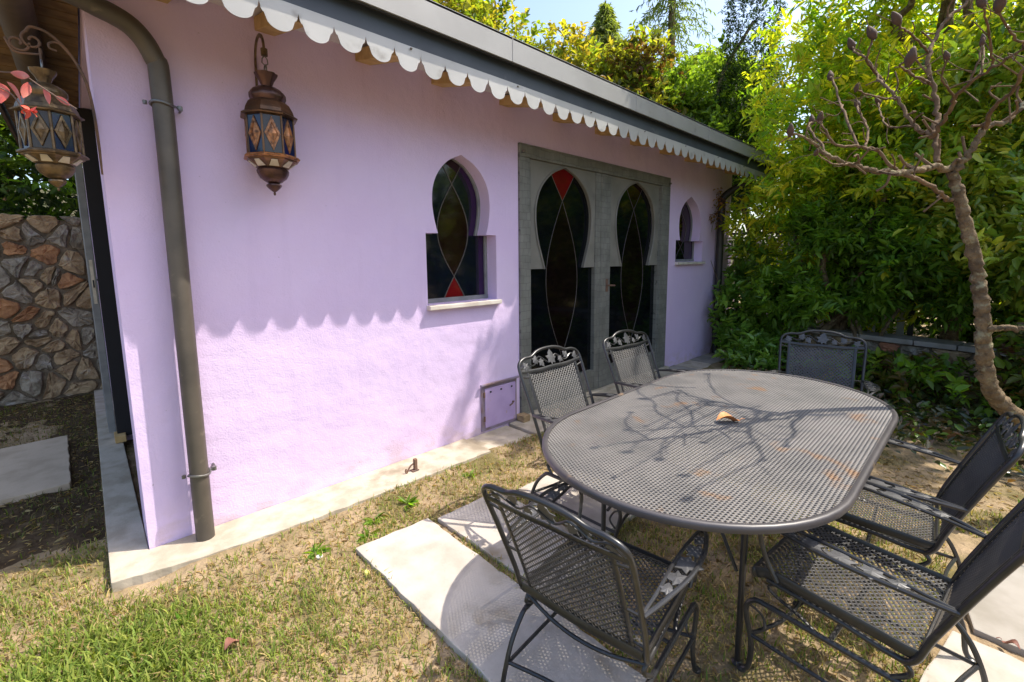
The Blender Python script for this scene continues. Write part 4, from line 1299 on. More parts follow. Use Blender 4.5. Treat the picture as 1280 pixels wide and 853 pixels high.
# ------------------------------------------------------------------ bare tree with buds beside the table
bt = tag(empty('bare_tree'), 'leafless gnarled small tree with dark buds, leaning over the table', 'tree')
BR = [
    [(4.042, -3.369, -0.015, 0.0802), (3.796, -3.216, 0.314, 0.0732), (3.522, -3.047, 0.578, 0.0665), (3.353, -2.927, 0.734, 0.0614), (3.256, -2.874, 0.908, 0.0565), (3.196, -2.841, 1.164, 0.0517), (3.173, -2.803, 1.408, 0.0477), (3.107, -2.732, 1.688, 0.0435), (3.043, -2.673, 1.909, 0.0395)],
    [(3.192, -2.845, 1.119, 0.0327), (3.199, -2.919, 1.131, 0.028), (3.209, -2.998, 1.13, 0.0235), (3.233, -3.085, 1.163, 0.0191)],
    [(3.044, -2.673, 1.917, 0.0316), (2.873, -2.597, 1.911, 0.0277), (2.639, -2.522, 1.871, 0.0235), (2.457, -2.446, 1.867, 0.02), (2.322, -2.382, 1.889, 0.0168), (2.215, -2.33, 1.919, 0.0138), (2.113, -2.277, 1.974, 0.0109), (2.018, -2.237, 1.994, 0.0081)],
    [(3.043, -2.673, 1.909, 0.0316), (3.062, -2.728, 1.983, 0.028), (3.109, -2.774, 2.101, 0.0247), (3.163, -2.842, 2.133, 0.0214), (3.258, -2.912, 2.239, 0.0184), (3.396, -3.008, 2.362, 0.0154)],
    [(3.083, -2.774, 2.096, 0.0191), (2.964, -2.783, 2.143, 0.0165), (2.882, -2.836, 2.19, 0.0139), (2.778, -2.865, 2.243, 0.0116), (2.757, -2.905, 2.317, 0.0096)],
    [(2.967, -2.624, 1.938, 0.0235), (3.004, -2.598, 2.08, 0.0223), (3.078, -2.595, 2.209, 0.0211), (3.106, -2.561, 2.346, 0.0198), (3.126, -2.534, 2.486, 0.0184), (3.205, -2.548, 2.62, 0.0171), (3.273, -2.588, 2.717, 0.0156), (3.359, -2.645, 2.81, 0.0141), (3.425, -2.677, 2.937, 0.0125)],
    [(2.996, -2.599, 2.071, 0.0198), (2.9, -2.645, 2.161, 0.0169), (2.807, -2.683, 2.219, 0.0143), (2.709, -2.744, 2.244, 0.0118), (2.633, -2.809, 2.263, 0.0096), (2.521, -2.864, 2.266, 0.0075)],
    [(2.996, -2.599, 2.071, 0.0198), (3.046, -2.521, 2.149, 0.0179), (3.117, -2.429, 2.316, 0.016), (3.187, -2.355, 2.429, 0.0138), (3.3, -2.298, 2.533, 0.0115)],
    [(3.378, -2.327, 2.483, 0.014), (3.366, -2.248, 2.635, 0.0126), (3.383, -2.179, 2.706, 0.0112), (3.452, -2.143, 2.774, 0.0099)],
    [(3.3, -2.298, 2.533, 0.0138), (3.136, -2.279, 2.563, 0.0118), (3.099, -2.299, 2.652, 0.0101), (3.088, -2.302, 2.672, 0.0086)],
    [(2.627, -2.509, 1.878, 0.0146), (2.57, -2.444, 1.966, 0.0132), (2.489, -2.382, 1.985, 0.0116), (2.378, -2.321, 1.992, 0.01), (2.324, -2.277, 2.067, 0.0085), (2.338, -2.262, 2.1, 0.0072)],
    [(2.541, -2.406, 1.982, 0.011), (2.795, -2.361, 2.129, 0.0107), (2.979, -2.286, 2.268, 0.01), (3.144, -2.252, 2.336, 0.009)],
    [(2.5, -2.38, 1.987, 0.0109), (2.699, -2.278, 2.204, 0.0109), (2.882, -2.221, 2.303, 0.0106), (3.073, -2.135, 2.487, 0.0102), (3.235, -2.091, 2.553, 0.0096)],
    [(2.215, -2.33, 1.919, 0.0101), (2.387, -2.212, 2.085, 0.0093), (2.582, -2.172, 2.159, 0.0079)],
    [(3.168, -2.533, 2.533, 0.0124), (2.805, -2.504, 2.508, 0.01), (2.519, -2.491, 2.463, 0.008), (2.291, -2.509, 2.407, 0.0063)],
    [(3.107, -2.551, 2.365, 0.0122), (2.711, -2.516, 2.319, 0.0097), (2.427, -2.512, 2.278, 0.0078), (2.228, -2.565, 2.226, 0.0061)],
    [(3.046, -2.521, 2.149, 0.0102), (3.178, -2.391, 2.201, 0.0096), (3.459, -2.309, 2.353, 0.0088), (3.762, -2.251, 2.488, 0.0078)],
    [(2.709, -2.777, 2.266, 0.01), (2.551, -2.766, 2.331, 0.0084), (2.361, -2.751, 2.36, 0.0068), (2.236, -2.744, 2.359, 0.0056)],
    [(2.521, -2.864, 2.266, 0.009), (2.315, -2.817, 2.268, 0.0075), (2.138, -2.791, 2.28, 0.0061), (2.041, -2.79, 2.266, 0.005)],
    [(2.835, -2.67, 2.204, 0.0091), (2.626, -2.633, 2.238, 0.0074), (2.544, -2.647, 2.301, 0.0059)],
    [(2.789, -2.707, 2.232, 0.0088), (2.795, -2.729, 2.319, 0.007), (2.819, -2.734, 2.406, 0.0052)],
    [(3.065, -2.679, 1.76, 0.02), (2.847, -2.621, 1.82, 0.019), (2.723, -2.557, 1.858, 0.0186), (2.632, -2.514, 1.875, 0.0183)],
    [(3.139, -2.419, 2.323, 0.0107), (2.766, -2.373, 2.271, 0.0078), (2.517, -2.353, 2.247, 0.0055)],
    [(2.697, -2.744, 2.241, 0.0067), (2.934, -2.742, 2.387, 0.0058), (3.093, -2.728, 2.507, 0.0046)],
    [(2.296, -2.387, 1.885, 0.0075), (1.99, -2.394, 1.844, 0.0055), (1.783, -2.387, 1.853, 0.0039)],
]
BUDS = \
[(2.018, -2.237, 1.994, 0.029), (3.452, -2.143, 2.774, 0.044), (3.088, -2.302, 2.672, 0.047), (2.338, -2.262, 2.1, 0.029), (3.144, -2.252, 2.336, 0.032), (3.235, -2.091, 2.553, 0.038), (2.582, -2.172, 2.159, 0.028), (2.291, -2.509, 2.407, 0.034), (2.228, -2.565, 2.226, 0.039), (3.762, -2.251, 2.488, 0.031), (2.236, -2.744, 2.359, 0.028), (2.041, -2.79, 2.266, 0.033), (2.544, -2.647, 2.301, 0.023), (2.819, -2.734, 2.406, 0.021), (3.425, -2.677, 2.937, 0.05), (2.521, -2.864, 2.266, 0.024), (2.517, -2.353, 2.247, 0.022), (3.093, -2.728, 2.507, 0.023), (1.783, -2.387, 1.853, 0.017), (2.757, -2.905, 2.317, 0.029)]
from mathutils import noise as mnoise
for i, b in enumerate(BR):
    if i == 0:
        b = [(b[0][0] + 0.05, b[0][1] - 0.05, -0.25, 0.092)] + b
    c = catmull(b, 14 if i == 0 else 7)
    rs = [q[3] * (0.60 if i == 0 else 0.52) * (1 + 0.07 * math.sin(k * 1.9 + i) + rng.normal() * 0.05) for k, q in enumerate(c)]
    wob = 0.22 if i else 0.07
    pts = [q[:3] + rng.normal(size=3) * q[3] * wob for q in c]
    o = MB().tube(pts, rs, 20 if i == 0 else (12 if i < 7 else 7)).build('trunk' if i == 0 else 'branch', 'bark' if i < 4 else 'twig_bark', bt, smooth=True, angle=80)
    if i < 7:                                  # lumps, scars and ridges of the bark
        nr_ = [v.normal.copy() for v in o.data.vertices]
        for v, nv in zip(o.data.vertices, nr_):
            q = v.co * (38 if i == 0 else 60)
            q.z *= 0.3
            v.co += nv * (mnoise.noise(q) * 0.55 + mnoise.noise(q * 2.7) * 0.35) * (0.006 if i == 0 else 0.0035)
# short spurs along the limbs
sp = 0
for i, b in enumerate(BR[2:]):
    for q0, q1 in zip(b[:-1], b[1:]):
        for _ in range(2):
            if random.random() < 0.75:
                t = random.random()
                p = np.array(q0) * (1 - t) + np.array(q1) * t
                d = norm(rng.normal(size=3) + np.array((-0.5, 0.2, 0.7)))
                L = random.uniform(0.04, 0.13)
                e = p[:3] + d * L
                r = p[3] * 0.30
                MB().tube(catmull([p[:3], p[:3] + d * L * 0.5 + rng.normal(size=3) * 0.012, e], 3), [r, r * 0.9, r * 0.85, r * 0.8, r * 0.8, r * 0.75, r * 0.9], 6).build('spur', 'twig_bark', bt, smooth=True, angle=80)
for x, y, z, r in BUDS:
    r *= 0.48
    d = norm(np.array((-0.25, 0.1, 0.95)) + rng.normal(size=3) * 0.25)
    base = np.array((x, y, z)) - d * r * 0.9
    prf = [(0.40, -0.3), (0.62, 0.2), (0.95, 0.8), (1.0, 1.4), (0.80, 2.2), (0.48, 3.0), (0.12, 3.5)]
    MB().tube([base + d * r * h for _, h in prf], [r * q for q, _ in prf], 9).build('bud', 'bud', bt, smooth=True, angle=80)

# ------------------------------------------------------------------ low stone wall and fence behind the shrubs
lw = tag(empty('low_wall'), 'low rough stone wall with pale coping among the shrubs', 'stone wall')
a0, a1 = np.array((7.30, -0.30)), np.array((6.40, -4.9))
dl = np.linalg.norm(a1 - a0)
du_ = (a1 - a0) / dl
nn_ = np.array((du_[1], -du_[0]))
if nn_[0] > 0:
    nn_ = -nn_


def lwp(u, v, h, off=0.0):
    p = a0 + du_ * u + nn_ * (h + off)
    return (p[0], p[1], v)


MB().prism([(0, -0.1), (dl, -0.1), (dl, 0.44), (0, 0.44)], lambda u, v: lwp(u, v, 0.0), lambda u, v: lwp(u, v, -0.28)).build('core', 'mortar', lw)
stone_face(lw, voronoi(0, dl, 0.0, 0.44, 0.26, 0.15), lambda u, v, h: lwp(u, v, h), mats=('stone_tan', 'stone_grey', 'terracotta'), wts=(6, 4, 1))
u = 0.0
while u < dl - 0.1:
    wd = random.uniform(0.35, 0.6)
    MB().prism([(u, 0.06), (u + wd - 0.012, 0.06), (u + wd - 0.012, -0.32), (u, -0.32)], lambda q, h: lwp(q, 0.50, h), lambda q, h: lwp(q, 0.442, h)).build('coping_slab', 'slab_grey', lw, bevel=0.008)
    u += wd
fn = tag(empty('garden_fence'), 'black railed fence with white pickets behind the house end', 'fence')
for z in (0.25, 1.86):
    MB().box(8.17, 8.21, -2.2, 0.6, z, z + 0.045).build('rail', 'black_paint', fn)
for y in (-2.2, -0.86, 0.55):
    MB().box(8.155, 8.225, y, y + 0.06, 0, 1.96).build('post', 'black_paint', fn)
y = -2.1
while y < 0.5:
    MB().box(8.212, 8.232, y, y + 0.085, 0.12, 1.84).build('picket', 'white_paint', fn, bevel=0.003)
    y += 0.16
dpw = tag(empty('white_post', (7.42, 0.10, 0)), 'pale round post at the lilac house end behind leaves', 'post')
MB().lathe([(0.05, 0), (0.05, 0.02), (0.04, 0.03), (0.04, 2.25), (0.05, 2.26), (0.05, 2.30), (0.01, 2.32)], 14).build('shaft', 'white_paint', dpw, smooth=True)

# ------------------------------------------------------------------ shrubs and trees
GOLD = [(0.44, 0.48, 0.035), (0.30, 0.42, 0.03), (0.18, 0.33, 0.03), (0.56, 0.50, 0.04)]
MID = [(0.17, 0.30, 0.035), (0.23, 0.37, 0.04), (0.11, 0.22, 0.03)]
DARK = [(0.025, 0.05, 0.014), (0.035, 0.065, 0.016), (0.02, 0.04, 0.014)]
LAUREL = [(0.17, 0.32, 0.045), (0.12, 0.24, 0.035), (0.22, 0.36, 0.05)]
RUSSET = [(0.15, 0.075, 0.04), (0.09, 0.085, 0.03), (0.06, 0.08, 0.025), (0.18, 0.12, 0.05)]
HEDGE = [(0.23, 0.29, 0.04), (0.34, 0.34, 0.05), (0.13, 0.19, 0.03), (0.38, 0.29, 0.06)]


def shrub(name, label, cat, base, blobs, parts, tips, r0, bark='bark', group=None):
    t = tag(empty(name, base), label, cat, group)
    t.location = (0, 0, 0)
    for a in parts:
        sprays(*a[0], parent=t, **a[1])
    stems(t, base, tips, r0, bark)
    return t


def no_house(P):
    return ~((P[:, 0] < 7.32) & (P[:, 0] > -0.02) & (P[:, 1] > -0.05) & (P[:, 1] < 4.1) & (P[:, 2] < 3.2)) & ~((P[:, 0] < 7.6) & (P[:, 1] > -0.62) & (P[:, 1] < 0.3) & (P[:, 2] > 2.5) & (P[:, 2] < 2.97))


# large golden shrub at the end of the house
b1 = [(8.0, -1.5, 1.9, 1.2, 1.35, 1.7), (7.5, -1.0, 3.3, 1.05, 0.95, 1.3), (7.6, -2.0, 3.4, 1.1, 1.1, 1.5), (8.3, -1.5, 4.7, 1.1, 1.2, 1.4), (6.9, -1.9, 2.3, 0.7, 0.8, 1.1), (7.0, -0.75, 2.0, 0.45, 0.5, 0.9), (6.75, -1.15, 2.9, 0.75, 0.6, 1.3)]
c1 = clumps(b1, 30, 0.30) + [(6.3, -0.95, 2.95, 0.22, 0.2, 0.4), (6.35, -0.9, 2.3, 0.2, 0.2, 0.3)]
shrub('golden_shrub', 'tall golden green leafy shrub overhanging the end of the house', 'shrub', (7.25, -1.5, 0.1), b1,
      [(('foliage', c1, 3300, 12, 0.38, 0.115, 0.30, GOLD), dict(keep=no_house, up=0.55))],
      [(6.85, -1.25, 2.6), (6.9, -1.75, 2.4), (7.0, -2.1, 2.6), (6.8, -1.0, 1.9), (7.4, -1.0, 3.0), (7.7, -2.1, 3.2), (8.2, -1.5, 4.4), (8.2, -1.3, 3.0), (7.1, -1.9, 2.3)], 0.055)
# green shrub in front of it, below
b1b = [(6.85, -1.3, 1.3, 0.7, 0.8, 0.7), (7.05, -2.2, 1.5, 0.6, 0.8, 0.75)]
c1b = clumps(b1b, 18, 0.30)
shrub('green_shrub', 'dense mid green shrub rising over the low stone wall beside the far armchair', 'shrub', (7.15, -1.8, 0), b1b,
      [(('foliage', c1b, 1500, 10, 0.28, 0.11, 0.36, MID + [(0.10, 0.16, 0.022)]), dict(keep=no_house, up=0.3))], [(6.75, -1.35, 1.4), (6.9, -2.3, 1.5), (6.7, -1.8, 1.3)], 0.03)
# tall tree behind, its unseen crown placed to shade the doors and end armchair
b2 = [(6.2, -1.7, 5.9, 1.1, 1.0, 1.2), (6.9, -2.3, 6.6, 1.2, 1.1, 1.0), (5.6, -1.2, 5.3, 0.7, 0.6, 0.7), (6.5, -4.0, 5.2, 0.6, 0.5, 0.6)]
t2 = tag(empty('shade_tree'), 'tall broadleaf tree behind the golden shrub, its unseen crown shaped to shade the doors', 'tree')
sprays('crown', b2, 2000, 11, 0.34, 0.11, 0.42, MID + GOLD[:2], t2, up=0.3)
stems(t2, (8.1, -2.5, 0), [(7.5, -2.4, 5.6)], 0.11, 'bark', 'trunk')
stems(t2, (7.75, -2.45, 3.6), [(6.2, -1.7, 6.0), (5.6, -1.2, 5.3), (6.9, -2.3, 6.6), (6.5, -4.0, 5.2)], 0.05, 'bark', 'branch')
# bushes behind the bare tree
b3 = [(6.9, -3.5, 1.7, 0.9, 0.9, 1.2), (6.9, -3.3, 3.0, 1.0, 1.0, 1.2), (6.9, -4.7, 2.4, 1.1, 1.1, 1.8), (7.7, -3.6, 3.7, 0.9, 0.9, 0.8), (7.1, -2.75, 2.5, 0.7, 0.6, 1.2)]
c3 = clumps(b3, 22, 0.36)
shrub('glossy_shrub', 'glossy yellow green shrub standing behind the leafless tree', 'shrub', (7.3, -3.8, 0), b3,
      [(('foliage', c3, 3400, 9, 0.30, 0.12, 0.42, [(0.34, 0.42, 0.045), (0.20, 0.31, 0.035), (0.46, 0.46, 0.06), (0.12, 0.22, 0.03)]), dict(material='foliage_glossy', up=0.4))],
      [(6.9, -3.5, 2.4), (6.9, -3.3, 3.3), (6.9, -4.6, 3.0), (7.6, -3.5, 3.7)], 0.05)
b4 = [(5.95, -2.8, 0.22, 0.5, 0.7, 0.2), (5.7, -3.6, 0.5, 0.6, 0.7, 0.45), (6.1, -2.1, 0.2, 0.45, 0.6, 0.2)]
shrub('russet_shrub', 'low shrub with dull green and russet leaves before the low stone wall', 'shrub', (5.95, -2.95, 0), b4,
      [(('foliage', b4, 620, 8, 0.2, 0.10, 0.5, RUSSET + MID), dict(up=0.2))], [(5.9, -2.8, 0.35), (5.75, -3.5, 0.75), (6.1, -2.3, 0.35)], 0.018)
b5 = [(6.62, -0.40, 0.62, 0.26, 0.22, 0.5), (6.95, -0.42, 0.75, 0.35, 0.34, 0.65), (7.1, -0.75, 0.55, 0.4, 0.4, 0.5), (6.55, -0.6, 0.25, 0.35, 0.25, 0.28), (6.2, -0.85, 0.16, 0.4, 0.3, 0.2), (7.05, -0.4, 1.5, 0.25, 0.25, 0.4)]
shrub('laurel_shrub', 'bright green laurel with broad leaves against the house corner downpipe', 'shrub', (6.95, -0.5, 0), b5,
      [(('foliage', b5, 600, 8, 0.24, 0.12, 0.42, LAUREL), dict(up=0.7, keep=no_house, material='foliage_glossy'))], [(6.9, -0.45, 1.2), (7.1, -0.7, 0.9), (6.6, -0.6, 0.4), (7.05, -0.4, 1.7)], 0.016)
gx, gy = rng.uniform(4.1, 6.9, 5200), rng.uniform(-3.4, -0.62, 5200)
kk = (gy < -0.72 - 0.55 * np.sin((gx - 3.4) * 0.9) * (gx < 5.6)) & (rng.random(5200) < np.clip((gx - 3.9) / 1.1, 0, 1)) & (gx < 6.95 + 0.17 * gy + 0.3)
gx, gy = gx[kk], gy[kk]
ga, ge = rng.random(len(gx)) * 2 * np.pi, rng.uniform(0.1, 0.9, len(gx))
gd = np.stack([np.cos(ga) * np.cos(ge), np.sin(ga) * np.cos(ge), np.sin(ge)], 1)
gl = rng.uniform(0.045, 0.10, len(gx))
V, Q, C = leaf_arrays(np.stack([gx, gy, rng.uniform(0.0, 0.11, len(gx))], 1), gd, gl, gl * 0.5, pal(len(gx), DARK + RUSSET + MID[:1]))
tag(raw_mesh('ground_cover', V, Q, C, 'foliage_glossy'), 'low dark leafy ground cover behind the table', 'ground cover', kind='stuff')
b6 = [(3.35, -3.28, 0.10, 0.30, 0.20, 0.14)]
shrub('ground_plant', 'small bright green leafy plant beside the grey slab under the tree', 'plant', (3.35, -3.28, 0), b6,
      [(('foliage', b6, 60, 7, 0.12, 0.05, 0.5, LAUREL), dict(up=0.8))], [(3.35, -3.25, 0.2), (3.28, -3.3, 0.18)], 0.005)
# dried creeper beside the far down pipe
b7 = [(6.62, -0.10, 2.15, 0.16, 0.06, 0.30)]
shrub('dry_creeper', 'withered reddish creeper clinging to the lilac wall beside the far downpipe', 'creeper', (6.66, -0.05, 0.03), b7,
      [(('foliage', b7, 30, 5, 0.12, 0.05, 0.5, RUSSET[:1] + [(0.2, 0.09, 0.03)]), dict(up=-0.2))], [(6.62, -0.06, 2.2)], 0.006)

# hedge and trees behind the roof
for i, (bl, cols, lab, n) in enumerate((
        ([(5.8, 6.4, 5.8, 1.6, 1.2, 2.4), (4.2, 6.6, 5.6, 1.3, 1.2, 2.4)], HEDGE + [(0.22, 0.13, 0.04)], 'yellow green leafy hedge bush with russet tints above the roof, over the window', 2400),
        ([(7.1, 5.4, 5.4, 1.3, 1.1, 2.0), (8.6, 4.5, 4.9, 1.2, 1.1, 1.8)], HEDGE, 'bright green hedge bush above the roof, over the double door', 2200),
        ([(9.6, 3.3, 4.6, 1.2, 1.2, 1.6), (9.1, 2.6, 3.9, 0.9, 0.8, 1.2)], RUSSET + HEDGE[:2], 'twiggy brown and green hedge bush where the roof edge ends', 1800),
        ([(10.8, 1.6, 4.2, 1.2, 1.2, 1.7), (10.2, 2.6, 5.1, 1.0, 1.0, 0.9)], [(0.17, 0.27, 0.045), (0.23, 0.33, 0.05), (0.11, 0.18, 0.03)], 'fresh green bush between the brown hedge and the golden shrub', 2000))):
    c = bl[0]
    zg = float(hz(np.array(c[0]), np.array(max(c[1], 4.6)))) if c[1] > 4.6 else 0.0
    shrub('hedge_bush', lab, 'hedge', (c[0], c[1], zg - 0.1), bl, [(('foliage', clumps(bl, 12, 0.42) + bl, int(n * 1.25), 9, 0.34, 0.14, 0.48, cols), dict(up=0.5))],
          [(q[0], q[1], q[2] + q[5] * 0.6) for q in bl], 0.05, group='hedge behind the roof')
b8 = [(10.2, 0.85, 5.0, 0.6, 0.6, 2.6)]
shrub('dark_evergreen', 'dark columnar evergreen rising behind the golden shrub', 'tree', (10.2, 0.85, 0), b8,
      [(('foliage', b8, 2200, 10, 0.2, 0.055, 0.4, DARK), dict(up=0.9))], [(10.2, 0.85, 6.2)], 0.09)
# dense background planting to close the view at the right
for i, (bl, lab) in enumerate((
        ([(11.5, -1.2, 2.6, 1.6, 1.9, 2.9), (10.6, -0.6, 1.2, 1.1, 1.3, 1.3)], 'dark leafy tree filling the gap behind the white picketed fence'),
        ([(10.2, -3.6, 2.4, 1.6, 1.9, 3.2)], 'dark leafy tree standing behind the glossy shrub'),
        ([(9.6, -6.6, 2.2, 1.7, 1.9, 3.0)], 'dark leafy tree at the far end of the low wall'),
        ([(7.0, -9.6, 2.4, 1.9, 1.7, 3.2), (9.6, -9.4, 2.4, 1.5, 1.6, 3.0)], 'dark leafy tree mirrored in the window glass, across the garden'),
        ([(3.6, -10.2, 2.3, 1.9, 1.6, 3.2)], 'dark leafy tree across the garden, opposite the double door'))):
    c = bl[0]
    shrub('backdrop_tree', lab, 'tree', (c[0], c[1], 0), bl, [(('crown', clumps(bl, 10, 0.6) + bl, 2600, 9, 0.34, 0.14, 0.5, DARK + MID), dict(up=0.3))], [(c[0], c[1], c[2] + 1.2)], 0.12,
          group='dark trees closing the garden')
# shady trees above the stone wall at the left
b9 = [(-0.6, 5.6, 3.0, 0.9, 0.8, 1.3), (-1.6, 5.8, 3.4, 1.0, 0.9, 1.7), (-0.25, 5.9, 4.4, 0.9, 0.8, 1.3), (-0.9, 6.6, 5.4, 1.4, 1.0, 1.5), (-0.4, 4.75, 2.35, 0.8, 0.35, 0.4)]
shrub('shady_tree', 'dark leafy tree above the rubble stone wall', 'tree', (-0.9, 6.0, 1.6), b9,
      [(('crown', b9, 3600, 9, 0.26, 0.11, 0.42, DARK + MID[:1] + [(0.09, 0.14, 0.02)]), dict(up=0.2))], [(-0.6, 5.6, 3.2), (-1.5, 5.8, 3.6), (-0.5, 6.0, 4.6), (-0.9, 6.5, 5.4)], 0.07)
b10 = [(-0.93, 3.45, 1.30, 0.18, 0.16, 0.16)]
shrub('wall_sprig', 'bright green leafy sprig hanging in front of the rubble stone wall', 'plant', (-1.15, 4.12, 1.5), b10,
      [(('foliage', b10, 36, 6, 0.16, 0.085, 0.55, LAUREL), dict(up=-0.2))], [(-0.95, 3.5, 1.35), (-0.85, 3.45, 1.22)], 0.006)


# conifers far behind
def conifer(label, x, y, z0, h, r, cols, n):
    t = tag(empty('spruce_tree', (x, y, z0)), label, 'tree', 'conifers behind the hedge')
    MB().tube([(0, 0, -0.5), (0.05, 0, h * 0.5), (0, 0.03, h)], [r * 0.075, r * 0.045, 0.03], 9).build('trunk', 'bark', t, smooth=True)
    nb = n
    tz = rng.random(nb) ** 0.8
    az = rng.random(nb) * 2 * math.pi
    ln = r * (1 - tz) ** 0.85 * rng.uniform(0.55, 1.15, nb) + 0.15
    per = 26
    s = (np.arange(per) + 0.5) / per
    hx, hy = np.cos(az), np.sin(az)
    zz = (h * (0.06 + 0.93 * tz))[:, None] + ln[:, None] * (0.10 * s - 0.55 * s ** 2)[None]
    bx_, by_ = hx[:, None] * ln[:, None] * s, hy[:, None] * ln[:, None] * s
    base = np.stack([bx_, by_, zz], -1).reshape(-1, 3)
    N = len(base)
    d = np.repeat(np.stack([hx, hy, np.full(nb, -0.5)], 1), per, axis=0) * 0.6 + rng.normal(size=(N, 3)) * 0.6 + np.array((0, 0, -0.55))
    ls = rng.uniform(0.18, 0.42, N)
    V, Q, C = leaf_arrays(base, norm(d), ls, ls * 0.20, pal(N, cols))
    tag(raw_mesh('crown', V, Q, C, 'foliage', t), kind='stuff')
    return t


conifer('slender pale green spruce tip showing above the hedge', 25.0, 14.9, 2.9, 14.4, 6.0, [(0.20, 0.25, 0.09), (0.26, 0.30, 0.11), (0.15, 0.20, 0.07)], 1000)
conifer('drooping larch with dark trunk beside the spruce tip', 24.5, 10.2, 2.3, 22.0, 4.6, [(0.12, 0.17, 0.035), (0.16, 0.21, 0.05), (0.08, 0.12, 0.03)], 420)
conifer('small spruce tip low behind the hedge', 24.0, 17.8, 3.2, 12.0, 4.5, [(0.15, 0.2, 0.07), (0.19, 0.24, 0.08)], 600)
b11 = [(18.5, 8.0, 7.2, 2.2, 2.0, 1.9), (20.0, 6.0, 7.6, 2.4, 2.2, 2.3)]
shrub('pale_tree', 'hazy pale green broadleaf tree far behind the hedge', 'tree', (19.0, 7.0, 1.9), b11,
      [(('crown', b11, 2600, 8, 0.5, 0.2, 0.5, [(0.14, 0.19, 0.04), (0.19, 0.23, 0.05), (0.1, 0.14, 0.03)]), dict(up=0.4))], [(18.6, 7.6, 6.5), (19.8, 6.2, 7.0)], 0.16)

# red creeper twigs hanging in front of the corner lantern
vn = tag(empty('red_creeper'), 'red autumn creeper twigs with long leaves in front of the corner lantern', 'creeper')
tw = [[(-0.42, -0.30, 2.42), (-0.32, -0.42, 2.16), (-0.25, -0.507, 2.134), (-0.20, -0.55, 2.128), (-0.155, -0.60, 2.085), (-0.105, -0.66, 2.035), (-0.075, -0.695, 2.008)],
      [(-0.42, -0.30, 2.42), (-0.33, -0.45, 2.12), (-0.262, -0.51, 2.085), (-0.225, -0.545, 2.055), (-0.20, -0.58, 1.99)]]
for p in tw:
    MB().tube(catmull(p, 5), 0.0022, 5).build('twig', 'rust', vn, smooth=True)
mat('red_leaf', (0.50, 0.085, 0.06), (0.42, 0.12, 0.08), rough=0.5, scale=25, c3=(0.56, 0.20, 0.14), s3=16)
mat('coral_leaf', (0.75, 0.085, 0.06), (0.70, 0.15, 0.09), rough=0.5, scale=25)


def big_leaf(parent, base, d, L, W, material, roll=0.0):
    b, d = np.array(base, float), norm(np.array(d, float))
    s = norm(np.cross(d, np.array((0.55, 0.75, 0.35))))
    nrm = np.cross(s, d)
    s, nrm = s * math.cos(roll) + nrm * math.sin(roll), nrm * math.cos(roll) - s * math.sin(roll)
    vs = []
    n = 6
    for i in range(n + 1):
        t = i / n
        wv = W * 0.5 * math.sin(math.pi * (t ** 0.85)) ** 0.9
        c = b + d * L * t - nrm * 0.18 * L * t * t
        vs += [c - s * wv + nrm * wv * 0.3, c, c + s * wv + nrm * wv * 0.3]
    k = len(vs)
    vs += [v - nrm * 0.0008 for v in vs]
    fs = []
    for i in range(n):
        for j in range(2):
            a = 3 * i + j
            fs += [(a, a + 1, a + 4, a + 3), (k + a + 3, k + a + 4, k + a + 1, k + a)]
    MB().add(vs, fs).build('leaf', material, parent, smooth=True, angle=80)


big_leaf(vn, (-0.225, -0.53, 2.132), (0.55, -0.55, -0.20), 0.085, 0.026, 'red_leaf', 0.3)
big_leaf(vn, (-0.255, -0.505, 2.10), (0.1, -0.3, -0.9), 0.085, 0.045, 'red_leaf', 0.2)
big_leaf(vn, (-0.235, -0.53, 2.10), (0.4, -0.45, -0.65), 0.10, 0.028, 'red_leaf', -0.3)
big_leaf(vn, (-0.185, -0.57, 2.10), (-0.2, 0.0, -0.8), 0.06, 0.026, 'red_leaf', 0.4)
big_leaf(vn, (-0.15, -0.605, 2.08), (0.25, -0.25, -0.75), 0.062, 0.022, 'red_leaf', 0.0)
big_leaf(vn, (-0.125, -0.63, 2.055), (0.55, -0.55, -0.45), 0.072, 0.018, 'red_leaf', 0.2)
big_leaf(vn, (-0.29, -0.47, 2.12), (-0.1, -0.1, -0.8), 0.10, 0.05, 'red_leaf', -0.2)
for k in range(7):
    a = k * 0.9
    big_leaf(vn, (-0.190, -0.585, 2.006), (0.7 * math.cos(a), -0.7 * math.cos(a), 0.35 * math.sin(a) - 0.15), 0.035, 0.016, 'coral_leaf', a)
# dry leaf tuft caught on the gutter
dt = tag(empty('leaf_tuft'), 'orange dried leaves caught under the valance near the downpipe bend', 'leaves')
for k in range(9):
    a = k * 0.7
    big_leaf(dt, (0.145 + 0.012 * k - 0.03, -0.528 + 0.006 * (k % 3), 2.575 + 0.004 * (k % 2)), (math.cos(a) * 0.8, -0.25, -0.6), 0.05, 0.018, 'dry_leaf', a)

# ------------------------------------------------------------------ grass, straw and weeds


def lawn_density(x, y):
    n = np.sin(x * 4.3 + 1.2 * np.sin(y * 3.1)) * np.sin(y * 3.9 + 1.5 * np.sin(x * 2.7 + 1)) + 0.6 * np.sin(x * 9.7 + y * 4.3) * np.sin(y * 11.3 - x * 3.7)
    d = np.clip(0.80 + 0.5 * n, 0.08, 1.3)
    lush = np.exp(-(((x + 0.30) / 0.42) ** 2 + ((y + 0.80) / 0.33) ** 2))
    mid = np.exp(-(((x - 0.35) / 0.38) ** 2 + ((y + 0.95) / 0.36) ** 2)) * 0.55
    bare = np.exp(-(((x - 0.45) / 0.8) ** 2 + ((y + 0.47) / 0.13) ** 2)) * 0.7
    d = d * (1 - bare) + 1.9 * lush + mid
    d = np.where((x > 1.25), d * 0.7, d)
    d = np.where((y > 0.35), d * 0.2, d)
    return np.clip(d, 0.0, 2.3), lush


